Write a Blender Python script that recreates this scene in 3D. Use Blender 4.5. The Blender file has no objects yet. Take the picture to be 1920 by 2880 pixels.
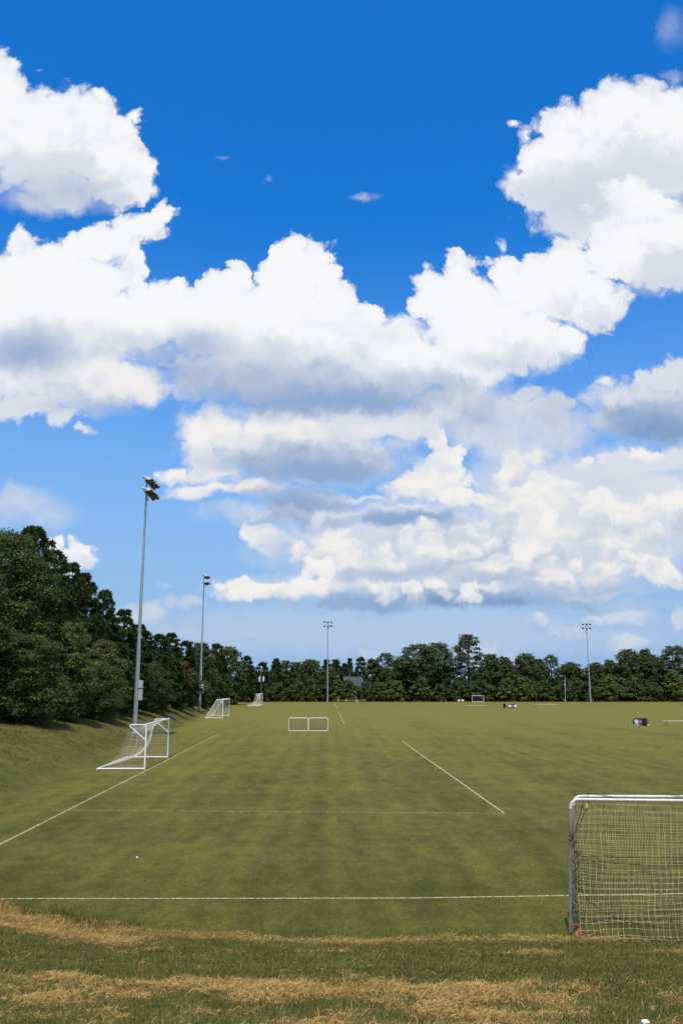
import bpy, bmesh, math, random
import numpy as np
from mathutils import Vector, Matrix

SC = bpy.context.scene
COL = SC.collection
PI = math.pi

# ------------------------------------------------------------------ camera, light, exposure
CAM_H = 4.71
cam = bpy.data.cameras.new("camera")
cam.sensor_fit = 'HORIZONTAL'
cam.sensor_width = 14.9
cam.lens = 18.0
cam.clip_start = 0.1
cam.clip_end = 6000
cam_ob = bpy.data.objects.new("camera", cam)
COL.objects.link(cam_ob)
cam_ob.location = (0, 0, CAM_H)
cam_ob.rotation_euler = (math.radians(90 + 11.72), 0, 0)
SC.camera = cam_ob

SC.view_settings.view_transform = 'Standard'
SC.view_settings.look = 'None'
SC.view_settings.exposure = 0.0
SC.view_settings.gamma = 1.0
SC.view_settings.use_curve_mapping = False
SC.cycles.max_bounces = 6
SC.cycles.diffuse_bounces = 3
SC.cycles.transparent_max_bounces = 12

SUN_EL, SUN_AZ = 65.0, 183.0            # degrees; azimuth from +Y towards +X
sd = Vector((math.sin(math.radians(SUN_AZ)) * math.cos(math.radians(SUN_EL)),
             math.cos(math.radians(SUN_AZ)) * math.cos(math.radians(SUN_EL)),
             math.sin(math.radians(SUN_EL))))
sun = bpy.data.lights.new("sun", 'SUN')
sun.energy = 4.4
sun.angle = math.radians(0.53)
sun.color = (1.0, 0.93, 0.80)
sun_ob = bpy.data.objects.new("sun", sun)
COL.objects.link(sun_ob)
sun_ob.rotation_euler = sd.to_track_quat('Z', 'Y').to_euler()


class NT:
    """small helper to write node trees as expressions"""
    def __init__(self, tree):
        self.t = tree
        self.n = tree.nodes
        self.l = tree.links

    def set(self, sock, v):
        if isinstance(v, bpy.types.NodeSocket):
            self.l.new(v, sock)
        elif v is not None:
            sock.default_value = v

    def new(self, kind, **kw):
        nd = self.n.new(kind)
        for k, v in kw.items():
            setattr(nd, k, v)
        return nd

    def math(self, op, a, b=None, c=None, clamp=False):
        nd = self.new('ShaderNodeMath', operation=op, use_clamp=clamp)
        self.set(nd.inputs[0], a)
        if b is not None: self.set(nd.inputs[1], b)
        if c is not None: self.set(nd.inputs[2], c)
        return nd.outputs[0]

    def vec(self, op, a, b=None, c=None, scale=None):
        nd = self.new('ShaderNodeVectorMath', operation=op)
        self.set(nd.inputs[0], a)
        if b is not None: self.set(nd.inputs[1], b)
        if c is not None: self.set(nd.inputs[2], c)
        if scale is not None: self.set(nd.inputs['Scale'], scale)
        return nd.outputs['Value'] if op in ('LENGTH', 'DOT_PRODUCT', 'DISTANCE') else nd.outputs['Vector']

    def rng(self, v, a, b, c=0.0, d=1.0, smooth=True):
        nd = self.new('ShaderNodeMapRange', interpolation_type='SMOOTHSTEP' if smooth else 'LINEAR')
        self.set(nd.inputs[0], v)
        for i, x in enumerate((a, b, c, d)):
            self.set(nd.inputs[1 + i], x)
        return nd.outputs[0]

    def noise(self, vec, scale, detail=4.0, rough=0.55, lac=2.0, dim='3D', dist=0.0, color=False):
        nd = self.new('ShaderNodeTexNoise', noise_dimensions=dim)
        self.set(nd.inputs['Vector'], vec)
        nd.inputs['Scale'].default_value = scale
        nd.inputs['Detail'].default_value = detail
        nd.inputs['Roughness'].default_value = rough
        nd.inputs['Lacunarity'].default_value = lac
        nd.inputs['Distortion'].default_value = dist
        return nd.outputs['Color' if color else 'Fac']

    def mix(self, f, a, b, blend='MIX'):
        nd = self.new('ShaderNodeMix', data_type='RGBA', blend_type=blend)
        self.set(nd.inputs[0], f)
        self.set(nd.inputs[6], a if not isinstance(a, tuple) or len(a) == 4 else (*a, 1))
        self.set(nd.inputs[7], b if not isinstance(b, tuple) or len(b) == 4 else (*b, 1))
        return nd.outputs[2]

    def sep(self, v):
        nd = self.new('ShaderNodeSeparateXYZ')
        self.set(nd.inputs[0], v)
        return nd.outputs

    def comb(self, x, y, z=0.0):
        nd = self.new('ShaderNodeCombineXYZ')
        for i, v in enumerate((x, y, z)):
            self.set(nd.inputs[i], v)
        return nd.outputs[0]


# ------------------------------------------------------------------ sky: Nishita + cumulus
# Every puff lies in the sky at (u, w) = (east/north, up/north) tangents, with its two
# angular radii, the tones of its crest and of its base, edge softness, tone bias, density.
CLOUD_PUFFS = [
    (0.061,0.061,0.506,0.039,'HH',0.9,0,0.75),(-0.239,0.082,0.045,0.020,'LH',0.6,0.1,0.85),(-0.254,0.066,0.039,0.015,'PH',0.6,0,0.7),(-0.191,0.061,0.034,0.011,'PH',0.7,0,0.7),
    (-0.181,0.095,0.028,0.012,'LH',0.6,0,0.6),(-0.213,0.095,0.020,0.012,'PH',0.6,0,0.6),(-0.222,0.113,0.020,0.009,'PH',0.8,0,0.5),(-0.107,0.052,0.012,0.009,'PH',0.6,0,0.7),
    (-0.119,0.040,0.011,0.009,'PH',0.7,0,0.6),(-0.065,0.083,0.017,0.005,'PH',0.7,0,0.6),(0.045,0.035,0.028,0.011,'PH',0.8,0,0.6),(0.180,0.040,0.039,0.019,'PH',0.8,0,0.6),
    (0.239,0.066,0.023,0.015,'PH',0.7,0,0.7),(0.270,0.060,0.045,0.019,'LH',0.6,0.1,0.8),(0.236,0.066,0.020,0.016,'CH',0.5,0.1,0.8),(0.334,0.077,0.073,0.016,'LH',0.6,0.1,0.8),
    (0.343,0.048,0.045,0.016,'LH',0.6,0.1,0.8),(0.175,0.038,0.050,0.019,'LH',0.6,0.1,0.7),(0.040,0.034,0.034,0.012,'LH',0.6,0.1,0.8),(0.314,0.090,0.091,0.009,'MM',0.7,0,0.6),
    (0.408,0.077,0.014,0.022,'PL',0.5,0,0.8),(0.193,0.090,0.283,0.012,'HM',0.8,0,0.5),(-0.402,0.216,0.075,0.036,'LH',0.8,0.1,0.75),(-0.363,0.203,0.052,0.030,'LH',0.9,0.1,0.6),
    (-0.414,0.233,0.029,0.018,'PL',0.7,0.2,0.6),(-0.350,0.163,0.022,0.017,'WL',0.24,0.2,1),(-0.323,0.161,0.028,0.023,'WL',0.2,0.25,1),(-0.335,0.145,0.035,0.024,'WL',0.24,0.1,1),
    (-0.314,0.145,0.026,0.022,'WL',0.35,0,1),(0.094,0.170,0.242,0.076,'LG',0.5,0.3,0.92),(0.321,0.205,0.191,0.112,'LG',0.45,0.35,0.95),(0.226,0.244,0.088,0.066,'LG',0.6,0.3,0.8),
    (0.114,0.116,0.319,0.034,'LG',0.6,0.2,0.9),(0.179,0.140,0.240,0.043,'LM',0.5,0.1,1),(0.329,0.162,0.126,0.070,'LG',0.5,0.25,1),(0.251,0.194,0.133,0.082,'LG',0.45,0.3,1),
    (0.375,0.205,0.093,0.071,'LG',0.5,0.35,1),(0.137,0.167,0.115,0.047,'LM',0.5,0.2,1),(0.146,0.099,0.250,0.017,'MD',0.7,0,0.95),(0.114,0.093,0.187,0.011,'DB',0.7,0,0.85),
    (-0.104,0.181,0.035,0.022,'CL',0.35,0.25,1),(-0.077,0.167,0.040,0.021,'LH',0.5,0.2,1),(-0.087,0.108,0.063,0.018,'CL',0.35,0.25,1),(-0.129,0.113,0.031,0.021,'CL',0.24,0.25,1),
    (-0.124,0.103,0.043,0.012,'CL',0.4,0.1,1),(-0.023,0.145,0.037,0.033,'CC',0.224,0.3,1),(0.003,0.151,0.032,0.028,'CL',0.24,0.3,1),(-0.034,0.116,0.051,0.022,'CL',0.4,0.25,1),
    (0.019,0.127,0.034,0.016,'GM',0.35,0.15,1),(0.040,0.116,0.046,0.015,'CL',0.45,0.2,1),(0.078,0.145,0.052,0.023,'LG',0.5,0.2,1),(0.110,0.162,0.040,0.015,'CL',0.45,0.2,1),
    (0.159,0.178,0.040,0.021,'CL',0.45,0.2,1),(0.114,0.119,0.051,0.015,'LG',0.45,0.2,1),(0.184,0.129,0.051,0.014,'GM',0.5,0.15,1),(0.200,0.140,0.063,0.013,'CG',0.5,0.2,1),
    (0.255,0.227,0.034,0.037,'CL',0.176,0.35,1),(0.232,0.194,0.040,0.047,'CL',0.4,0.3,1),(0.295,0.211,0.026,0.030,'LL',0.24,0.3,1),(0.317,0.222,0.021,0.021,'CL',0.24,0.3,1),
    (0.356,0.208,0.038,0.028,'CL',0.24,0.3,1),(0.403,0.222,0.047,0.036,'LL',0.4,0.3,1),(0.271,0.178,0.046,0.029,'CL',0.45,0.25,1),(0.222,0.162,0.034,0.026,'CL',0.4,0.2,1),
    (0.330,0.172,0.046,0.023,'CL',0.45,0.2,1),(0.384,0.178,0.046,0.023,'CG',0.45,0.2,1),(0.183,0.113,0.034,0.010,'CL',0.5,0.1,1),(0.268,0.124,0.040,0.018,'CL',0.4,0.2,1),
    (0.321,0.121,0.040,0.017,'CG',0.4,0.2,1),(0.369,0.124,0.031,0.017,'CG',0.4,0.2,1),(0.294,0.103,0.096,0.009,'GM',0.6,0,1),(0.221,0.129,0.080,0.008,'MM',0.7,0,0.5),
    (0.114,0.121,0.085,0.007,'GM',0.7,0,0.5),(0.094,0.135,0.034,0.008,'MM',0.8,0,0.5),(0.303,0.178,0.092,0.009,'GG',0.8,0,0.6),(0.371,0.145,0.057,0.008,'GM',0.8,0,0.5),
    (0.353,0.269,0.065,0.029,'LL',0.4,0.25,1),(0.413,0.272,0.053,0.030,'LL',0.45,0.2,1),(0.309,0.278,0.024,0.015,'CL',0.4,0.2,1),(0.375,0.281,0.041,0.015,'CL',0.5,0.2,1),
    (0.389,0.244,0.053,0.022,'LL',0.5,0.2,1),(0.216,0.258,0.041,0.028,'LL',0.45,0.3,1),(0.252,0.272,0.014,0.011,'LL',0.5,0.3,1),(0.204,0.244,0.035,0.024,'LG',0.5,0.2,1),
    (0.212,0.295,0.029,0.031,'LG',0.6,0.3,0.9),(0.258,0.335,0.056,0.040,'GM',0.4,0.25,1),(0.237,0.361,0.030,0.025,'GG',0.4,0.25,1),(0.286,0.347,0.027,0.022,'GM',0.45,0.2,1),
    (0.338,0.379,0.020,0.015,'WL',0.5,0.2,1),(0.351,0.326,0.065,0.035,'GM',0.5,0.15,1),(0.388,0.376,0.036,0.028,'LG',0.24,0.25,1),(0.425,0.382,0.048,0.039,'LG',0.24,0.3,1),
    (0.391,0.350,0.098,0.047,'LD',0.4,0.05,1),(0.412,0.326,0.101,0.032,'MD',0.5,0,1),(0.419,0.312,0.089,0.027,'DB',0.6,0,1),(0.356,0.315,0.065,0.022,'MD',0.6,0,1),
    (0.186,0.329,0.101,0.062,'LG',0.5,0.3,0.9),(0.262,0.315,0.089,0.049,'LG',0.6,0.25,0.85),(0.125,0.341,0.071,0.044,'LG',0.5,0.25,1),(0.222,0.283,0.076,0.037,'LL',0.6,0.3,0.85),
    (0.170,0.347,0.045,0.039,'GM',0.45,0.2,1),(0.148,0.370,0.048,0.038,'LG',0.5,0.2,1),(-0.034,0.205,0.174,0.024,'LD',0.6,0.15,1),(-0.170,0.233,0.070,0.013,'CL',0.5,0.15,1),
    (-0.105,0.236,0.052,0.018,'CM',0.5,0.1,1),(-0.045,0.219,0.093,0.015,'MD',0.5,0,1),(-0.024,0.233,0.035,0.013,'MD',0.5,0,1),(0.084,0.200,0.087,0.015,'MD',0.5,0,1),
    (0.117,0.244,0.070,0.037,'CL',0.35,0.3,1),(0.129,0.278,0.029,0.029,'CL',0.2,0.35,1),(0.119,0.301,0.020,0.036,'CL',0.24,0.35,1),(0.140,0.283,0.020,0.018,'CC',0.2,0.3,1),
    (0.079,0.238,0.052,0.025,'CG',0.4,0.25,1),(0.149,0.222,0.052,0.020,'CG',0.4,0.2,1),(0.171,0.222,0.029,0.021,'CL',0.35,0.25,1),(-0.035,0.326,0.190,0.050,'LL',0.4,0.3,1),
    (-0.156,0.312,0.065,0.043,'LL',0.45,0.3,1),(0.081,0.324,0.077,0.037,'LL',0.5,0.3,1),(-0.046,0.283,0.171,0.055,'LD',0.4,0.1,1),(-0.155,0.261,0.053,0.030,'CL',0.4,0.2,1),
    (-0.209,0.252,0.036,0.016,'CL',0.5,0.2,1),(-0.178,0.289,0.035,0.043,'CL',0.35,0.3,1),(-0.140,0.306,0.059,0.037,'CL',0.4,0.3,1),(-0.057,0.315,0.077,0.027,'CL',0.5,0.2,1),
    (0.053,0.315,0.089,0.027,'LL',0.5,0.25,1),(-0.079,0.264,0.106,0.021,'MD',0.7,0,0.9),(-0.013,0.264,0.064,0.018,'DD',0.7,0,0.8),(0.009,0.283,0.076,0.015,'GM',0.8,0,0.6),
    (-0.122,0.272,0.070,0.010,'GM',0.8,0,0.6),(0.009,0.227,0.116,0.007,'CL',0.6,0.2,0.8),(0.079,0.214,0.070,0.009,'CL',0.6,0.2,0.8),(0.095,0.197,0.075,0.009,'MD',0.7,0,0.9),
    (-0.381,0.447,0.158,0.123,'WL',0.24,0.45,1),(-0.401,0.347,0.077,0.029,'LL',0.35,0.25,1),(-0.350,0.329,0.036,0.025,'LL',0.4,0.25,1),(-0.324,0.312,0.021,0.011,'LL',0.45,0.25,1),
    (-0.298,0.376,0.114,0.044,'LM',0.4,0.2,1),(-0.080,0.388,0.198,0.057,'LD',0.35,0.1,1),(0.037,0.376,0.144,0.053,'LD',0.4,0.1,1),(0.143,0.400,0.102,0.057,'WG',0.4,0.2,1),
    (0.217,0.423,0.073,0.045,'WL',0.35,0.3,1),(0.467,0.908,0.026,0.046,'LH',0.9,0.2,0.3),(0.461,0.823,0.023,0.030,'LL',0.8,0.2,0.5),(0.404,0.748,0.096,0.086,'WL',0.16,0.4,1),
    (0.330,0.721,0.083,0.076,'WL',0.16,0.4,1),(0.462,0.728,0.083,0.094,'WL',0.2,0.4,1),(0.284,0.681,0.057,0.078,'WL',0.176,0.35,1),(0.236,0.668,0.024,0.042,'WL',0.5,0.3,1),
    (0.232,0.751,0.015,0.010,'WL',0.5,0.3,1),(0.245,0.734,0.015,0.020,'WL',0.5,0.3,1),(0.284,0.635,0.057,0.040,'LL',0.24,0.25,1),(0.349,0.635,0.120,0.084,'LL',0.24,0.3,1),
    (0.422,0.674,0.095,0.064,'LL',0.5,0.35,1),(0.362,0.661,0.070,0.028,'GG',0.9,0,0.45),(0.318,0.610,0.063,0.028,'GL',0.8,0,0.6),(0.385,0.645,0.054,0.036,'WL',0.24,0.35,1),
    (0.418,0.626,0.069,0.043,'WL',0.35,0.35,1),(0.326,0.620,0.011,0.012,'WL',0.4,0.3,1),(0.414,0.571,0.099,0.075,'WL',0.24,0.4,1),(0.367,0.559,0.059,0.049,'WW',0.176,0.35,1),
    (0.428,0.534,0.062,0.042,'LL',0.24,0.3,1),(0.290,0.527,0.052,0.062,'WW',0.16,0.4,1),(0.255,0.509,0.043,0.053,'WW',0.176,0.4,1),(0.322,0.490,0.067,0.053,'WL',0.24,0.35,1),
    (0.215,0.521,0.032,0.047,'WW',0.176,0.4,1),(0.212,0.568,0.012,0.015,'WL',0.6,0.3,0.8),(0.152,0.515,0.038,0.052,'WW',0.144,0.4,1),(0.115,0.496,0.036,0.046,'WW',0.144,0.4,1),
    (0.179,0.460,0.091,0.072,'WW',0.24,0.4,1),(0.291,0.435,0.036,0.036,'WL',0.4,0.3,1),(0.246,0.435,0.073,0.052,'WL',0.35,0.3,1),(0.032,0.460,0.038,0.039,'WW',0.16,0.4,1),
    (-0.002,0.484,0.037,0.041,'WW',0.16,0.4,1),(-0.062,0.529,0.057,0.059,'WW',0.128,0.45,1),(-0.071,0.546,0.037,0.038,'WW',0.16,0.4,1),(-0.040,0.540,0.031,0.038,'WW',0.16,0.4,1),
    (-0.082,0.496,0.043,0.046,'WW',0.16,0.4,1),(-0.093,0.521,0.027,0.041,'WW',0.16,0.4,1),(-0.026,0.526,0.025,0.042,'WW',0.16,0.4,1),(-0.032,0.555,0.030,0.031,'WW',0.16,0.4,1),
    (-0.085,0.547,0.028,0.034,'WW',0.16,0.4,1),(-0.016,0.521,0.021,0.033,'WW',0.16,0.4,1),(-0.137,0.515,0.026,0.035,'WW',0.144,0.4,1),(-0.162,0.502,0.037,0.035,'WW',0.144,0.4,1),
    (-0.213,0.490,0.055,0.033,'WW',0.16,0.4,1),(-0.258,0.472,0.092,0.059,'WW',0.24,0.4,1),(-0.127,0.454,0.140,0.072,'WW',0.24,0.45,1),(0.054,0.423,0.103,0.058,'WL',0.35,0.35,1),
    (-0.047,0.447,0.121,0.071,'WL',0.35,0.4,1),(-0.485,0.802,0.062,0.073,'WW',0.16,0.4,1),(-0.432,0.741,0.096,0.080,'WL',0.2,0.4,1),(-0.361,0.748,0.074,0.071,'WL',0.176,0.4,1),
    (-0.305,0.721,0.045,0.058,'WL',0.2,0.4,1),(-0.283,0.765,0.014,0.019,'WW',0.5,0.3,1),(-0.334,0.802,0.018,0.015,'WW',0.5,0.3,1),(-0.309,0.674,0.067,0.054,'WL',0.2,0.3,1),
    (-0.273,0.661,0.030,0.042,'WL',0.24,0.3,1),(-0.378,0.655,0.088,0.046,'LG',0.4,0.2,1),(-0.427,0.681,0.070,0.040,'LL',0.5,0.25,1),(-0.454,0.655,0.025,0.018,'LL',0.6,0.2,0.8),
    (-0.396,0.661,0.095,0.024,'GM',0.9,0,0.5),(-0.406,0.635,0.069,0.028,'LG',0.6,0.2,0.9),(-0.365,0.682,0.051,0.035,'LL',0.4,0.3,1),(-0.240,0.616,0.026,0.024,'WW',0.224,0.4,1),
    (-0.270,0.597,0.045,0.033,'WW',0.176,0.4,1),(-0.309,0.571,0.050,0.041,'WW',0.2,0.4,1),(-0.337,0.565,0.037,0.034,'WW',0.176,0.4,1),(-0.419,0.571,0.030,0.033,'WL',0.24,0.35,1),
    (-0.388,0.546,0.056,0.040,'WW',0.2,0.4,1),(-0.426,0.515,0.068,0.060,'WW',0.2,0.45,1),(-0.339,0.509,0.086,0.060,'WW',0.24,0.4,1),(-0.278,0.540,0.025,0.034,'WL',0.24,0.3,1),
    (-0.375,0.447,0.091,0.071,'WL',0.5,0.35,1),(-0.396,0.420,0.091,0.042,'GM',0.8,0,0.85),(-0.422,0.400,0.060,0.026,'MM',0.8,0,0.6),(-0.309,0.388,0.066,0.039,'WL',0.5,0.25,1),
    (-0.264,0.370,0.072,0.028,'CL',0.5,0.2,1),(-0.335,0.347,0.054,0.016,'LG',0.6,0.1,0.8),(-0.199,0.423,0.097,0.039,'GG',0.9,0,0.6),(-0.159,0.388,0.096,0.029,'GM',0.8,0,0.7),
    (-0.177,0.447,0.073,0.026,'GL',0.9,0,0.45),(-0.013,0.388,0.120,0.027,'LG',0.9,0,0.6),(-0.036,0.361,0.131,0.023,'MD',0.7,0,0.8),(0.009,0.350,0.143,0.019,'DD',0.75,0,0.7),
    (-0.080,0.370,0.108,0.019,'MD',0.8,0,0.6),(-0.102,0.350,0.083,0.014,'MD',0.8,0,0.6),(0.110,0.394,0.090,0.028,'WL',0.7,0.2,0.7),(0.166,0.406,0.066,0.019,'LL',0.9,0,0.5),
    (-0.092,0.423,0.060,0.026,'LL',0.9,0,0.5),(0.054,0.441,0.073,0.026,'LL',0.9,0,0.35),(-0.261,0.423,0.200,0.043,'LM',0.9,0,0.7),(-0.092,0.394,0.204,0.047,'GM',0.9,0,0.8),
    (-0.036,0.354,0.179,0.028,'DD',0.8,0,0.75),(0.098,0.373,0.102,0.033,'GM',0.9,0,0.65),(-0.199,0.426,0.073,0.030,'MM',0.9,0,0.55),(-0.329,0.344,0.095,0.017,'GM',0.8,0,0.6),
    (-0.402,0.423,0.079,0.048,'MM',0.9,0,0.65),(-0.390,0.652,0.114,0.038,'GM',0.9,0,0.7),(-0.322,0.645,0.057,0.029,'LG',0.9,0,0.6),(0.313,0.632,0.082,0.043,'GG',0.9,0,0.5),
    (0.222,0.406,0.090,0.026,'GM',0.9,0,0.5),(0.410,0.515,0.068,0.027,'LG',0.9,0,0.6),(-0.057,0.271,0.153,0.032,'MD',0.7,0,0.9),(0.186,0.329,0.053,0.031,'GM',0.8,0,0.6),
    (0.263,0.329,0.047,0.029,'MM',0.8,0,0.55),(0.394,0.315,0.077,0.031,'DB',0.7,0,0.8),(-0.024,0.258,0.100,0.018,'DD',0.7,0,0.75),(0.084,0.199,0.110,0.018,'DD',0.6,0,0.9),
    (-0.051,0.225,0.093,0.017,'DD',0.6,0,0.8),(-0.310,0.391,0.066,0.027,'CL',0.7,0.2,0.8),(-0.123,0.315,0.071,0.022,'CL',0.7,0.2,0.8),(0.058,0.315,0.071,0.019,'CL',0.8,0.2,0.7),
    (0.135,0.097,0.244,0.019,'DB',0.55,0,0.95),(0.008,0.093,0.113,0.015,'DD',0.55,0,0.8),(0.273,0.113,0.125,0.011,'MM',0.9,0,0.6),(0.094,0.140,0.080,0.013,'MM',0.9,0,0.55),
    (0.331,0.189,0.092,0.014,'GM',0.9,0,0.5),(0.211,0.145,0.069,0.012,'MM',0.9,0,0.5),(-0.402,0.423,0.085,0.045,'MD',0.8,0,0.75),(-0.188,0.423,0.079,0.030,'MM',0.8,0,0.7),
    (-0.273,0.441,0.073,0.023,'GG',0.9,0,0.5),(-0.103,0.376,0.156,0.032,'MM',0.8,0,0.6),(0.092,0.370,0.096,0.028,'MM',0.8,0,0.55),(-0.372,0.645,0.095,0.028,'GM',0.8,0,0.6),
    (-0.054,0.162,0.020,0.015,'CG',0.24,0.25,0.95),(-0.058,0.148,0.025,0.013,'CG',0.4,0.15,0.7),(-0.026,0.170,0.022,0.016,'CG',0.24,0.25,0.95),(-0.023,0.158,0.028,0.015,'CG',0.4,0.15,0.7),
    (-0.007,0.175,0.024,0.017,'CG',0.24,0.25,0.95),(-0.013,0.159,0.029,0.016,'CG',0.4,0.15,0.7),(0.019,0.159,0.028,0.020,'CG',0.24,0.25,0.95),(0.023,0.148,0.035,0.018,'CG',0.4,0.15,0.7),
    (0.052,0.159,0.021,0.015,'CG',0.24,0.25,0.95),(0.059,0.144,0.026,0.014,'CG',0.4,0.15,0.7),(0.076,0.178,0.018,0.013,'CG',0.24,0.25,0.95),(0.075,0.166,0.024,0.012,'CG',0.4,0.15,0.7),
    (0.104,0.188,0.023,0.016,'CG',0.24,0.25,0.95),(0.115,0.175,0.029,0.015,'CG',0.4,0.15,0.7),(0.144,0.196,0.021,0.015,'CG',0.24,0.25,0.95),(0.148,0.180,0.027,0.014,'CG',0.4,0.15,0.7),
    (0.171,0.192,0.023,0.017,'CG',0.24,0.25,0.95),(0.171,0.179,0.029,0.016,'CG',0.4,0.15,0.7),(0.205,0.205,0.021,0.015,'CG',0.24,0.25,0.95),(0.192,0.186,0.027,0.014,'CG',0.4,0.15,0.7),
    (0.232,0.228,0.021,0.015,'CL',0.24,0.25,0.95),(0.227,0.210,0.026,0.014,'CL',0.4,0.15,0.7),(0.252,0.247,0.020,0.014,'CL',0.24,0.25,0.95),(0.255,0.231,0.025,0.014,'CL',0.4,0.15,0.7),
    (0.279,0.238,0.022,0.016,'CL',0.24,0.25,0.95),(0.278,0.220,0.027,0.015,'CL',0.4,0.15,0.7),(0.296,0.223,0.019,0.014,'CL',0.24,0.25,0.95),(0.305,0.206,0.024,0.013,'CL',0.4,0.15,0.7),
    (0.325,0.226,0.020,0.015,'CL',0.24,0.25,0.95),(0.325,0.211,0.026,0.014,'CL',0.4,0.15,0.7),(0.357,0.214,0.026,0.018,'CL',0.24,0.25,0.95),(0.358,0.199,0.032,0.017,'CL',0.4,0.15,0.7),
    (0.385,0.222,0.018,0.013,'CL',0.24,0.25,0.95),(0.392,0.209,0.023,0.012,'CL',0.4,0.15,0.7),(0.412,0.220,0.028,0.020,'CL',0.24,0.25,0.95),(0.406,0.209,0.035,0.019,'CL',0.4,0.15,0.7),
    (0.155,0.156,0.022,0.016,'CG',0.24,0.25,0.95),(0.167,0.141,0.028,0.015,'CG',0.4,0.15,0.7),(0.186,0.169,0.018,0.013,'CG',0.24,0.25,0.95),(0.196,0.153,0.022,0.012,'CG',0.4,0.15,0.7),
    (0.221,0.147,0.021,0.015,'CG',0.24,0.25,0.95),(0.222,0.135,0.026,0.014,'CG',0.4,0.15,0.7),(0.251,0.163,0.018,0.013,'CG',0.24,0.25,0.95),(0.258,0.148,0.023,0.012,'CG',0.4,0.15,0.7),
    (0.290,0.143,0.018,0.013,'CG',0.24,0.25,0.95),(0.300,0.128,0.022,0.012,'CG',0.4,0.15,0.7),(0.324,0.138,0.023,0.017,'CG',0.24,0.25,0.95),(0.331,0.124,0.029,0.015,'CG',0.4,0.15,0.7),
    (0.348,0.148,0.020,0.014,'CG',0.24,0.25,0.95),(0.346,0.132,0.025,0.013,'CG',0.4,0.15,0.7),(0.378,0.138,0.027,0.020,'CG',0.24,0.25,0.95),(0.364,0.125,0.034,0.018,'CG',0.4,0.15,0.7),
    (0.394,0.132,0.020,0.014,'CG',0.24,0.25,0.95),(0.402,0.118,0.025,0.013,'CG',0.4,0.15,0.7),(0.049,0.116,0.018,0.013,'CG',0.24,0.25,0.95),(0.055,0.102,0.023,0.012,'CG',0.4,0.15,0.7),
    (0.081,0.111,0.027,0.019,'CG',0.24,0.25,0.95),(0.084,0.098,0.034,0.018,'CG',0.4,0.15,0.7),(0.117,0.118,0.018,0.013,'CG',0.24,0.25,0.95),(0.127,0.103,0.023,0.012,'CG',0.4,0.15,0.7),
    (0.160,0.112,0.021,0.015,'CG',0.24,0.25,0.95),(0.161,0.097,0.027,0.014,'CG',0.4,0.15,0.7),(0.217,0.272,0.024,0.018,'CL',0.24,0.25,0.95),(0.210,0.254,0.030,0.016,'CL',0.4,0.15,0.7),
    (0.237,0.274,0.029,0.021,'CL',0.24,0.25,0.95),(0.250,0.260,0.036,0.020,'CL',0.4,0.15,0.7),(0.202,0.253,0.019,0.013,'CL',0.24,0.25,0.95),(0.208,0.235,0.023,0.013,'CL',0.4,0.15,0.7),
    (0.062,0.130,0.086,0.011,'MM',0.7,0,0.5),(0.273,0.116,0.114,0.010,'GM',0.7,0,0.6),(0.027,0.639,0.035,0.012,'LH',0.8,0.3,0.55),(-0.102,0.671,0.008,0.008,'LH',0.9,0.3,0.35),
    (-0.161,0.698,0.014,0.007,'LH',0.9,0.3,0.3),(-0.418,0.837,0.013,0.007,'LH',0.9,0.3,0.5)]
TONE = {'W': (.93, .935, .95), 'C': (.90, .88, .85), 'L': (.69, .73, .81), 'G': (.55, .62, .74),
        'M': (.40, .50, .68), 'D': (.27, .40, .62), 'B': (.19, .33, .55), 'H': (.36, .52, .76), 'P': (.60, .64, .72)}
WARP_LARGE, WARP_SMALL = 0.036, 0.013
CORE = 0.42
SKY_IN = (('under', 'Color'), ('cover', 'Float'), ('qr', 'Vector'), ('billow', 'Float'))


def new_group(name, ins):
    gt = bpy.data.node_groups.new(name, 'ShaderNodeTree')
    for nm, ty in ins:
        gt.interface.new_socket(nm, in_out='INPUT', socket_type='NodeSocket' + ty)
    gt.interface.new_socket('color', in_out='OUTPUT', socket_type='NodeSocketColor')
    gt.interface.new_socket('cover', in_out='OUTPUT', socket_type='NodeSocketFloat')
    g = NT(gt)
    return gt, g, g.new('NodeGroupInput').outputs, g.new('NodeGroupOutput')


def puff_group():
    gt, g, gi, go = new_group("cloud_puff", SKY_IN + (
        ('scale', 'Vector'), ('offset', 'Vector'), ('tall', 'Vector'), ('edge', 'Float'), ('inner', 'Float'), ('core', 'Float'),
        ('density', 'Float'), ('low', 'Float'), ('high', 'Float'), ('base', 'Color'), ('crest', 'Color')))
    # (the negligible term only makes the puffs evaluate one after another)
    qr = g.vec('MULTIPLY_ADD', gi['under'], (1e-12, 1e-12, 1e-12), gi['qr'])
    v = g.vec('MULTIPLY_ADD', qr, gi['scale'], gi['offset'])
    l = g.math('MULTIPLY_ADD', gi['billow'], gi['edge'], g.vec('LENGTH', v))
    a = g.rng(l, 1.06, gi['inner'], 0.0, gi['density'])
    s = g.rng(g.vec('DOT_PRODUCT', qr, gi['tall']), gi['low'], gi['high'])
    soft = g.rng(l, 1.10, gi['core'], 0.0, gi['density'])
    g.l.new(g.mix(soft, gi['under'], g.mix(s, gi['base'], gi['crest'])), go.inputs[0])
    g.l.new(g.math('MAXIMUM', gi['cover'], a), go.inputs[1])
    return gt


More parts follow.
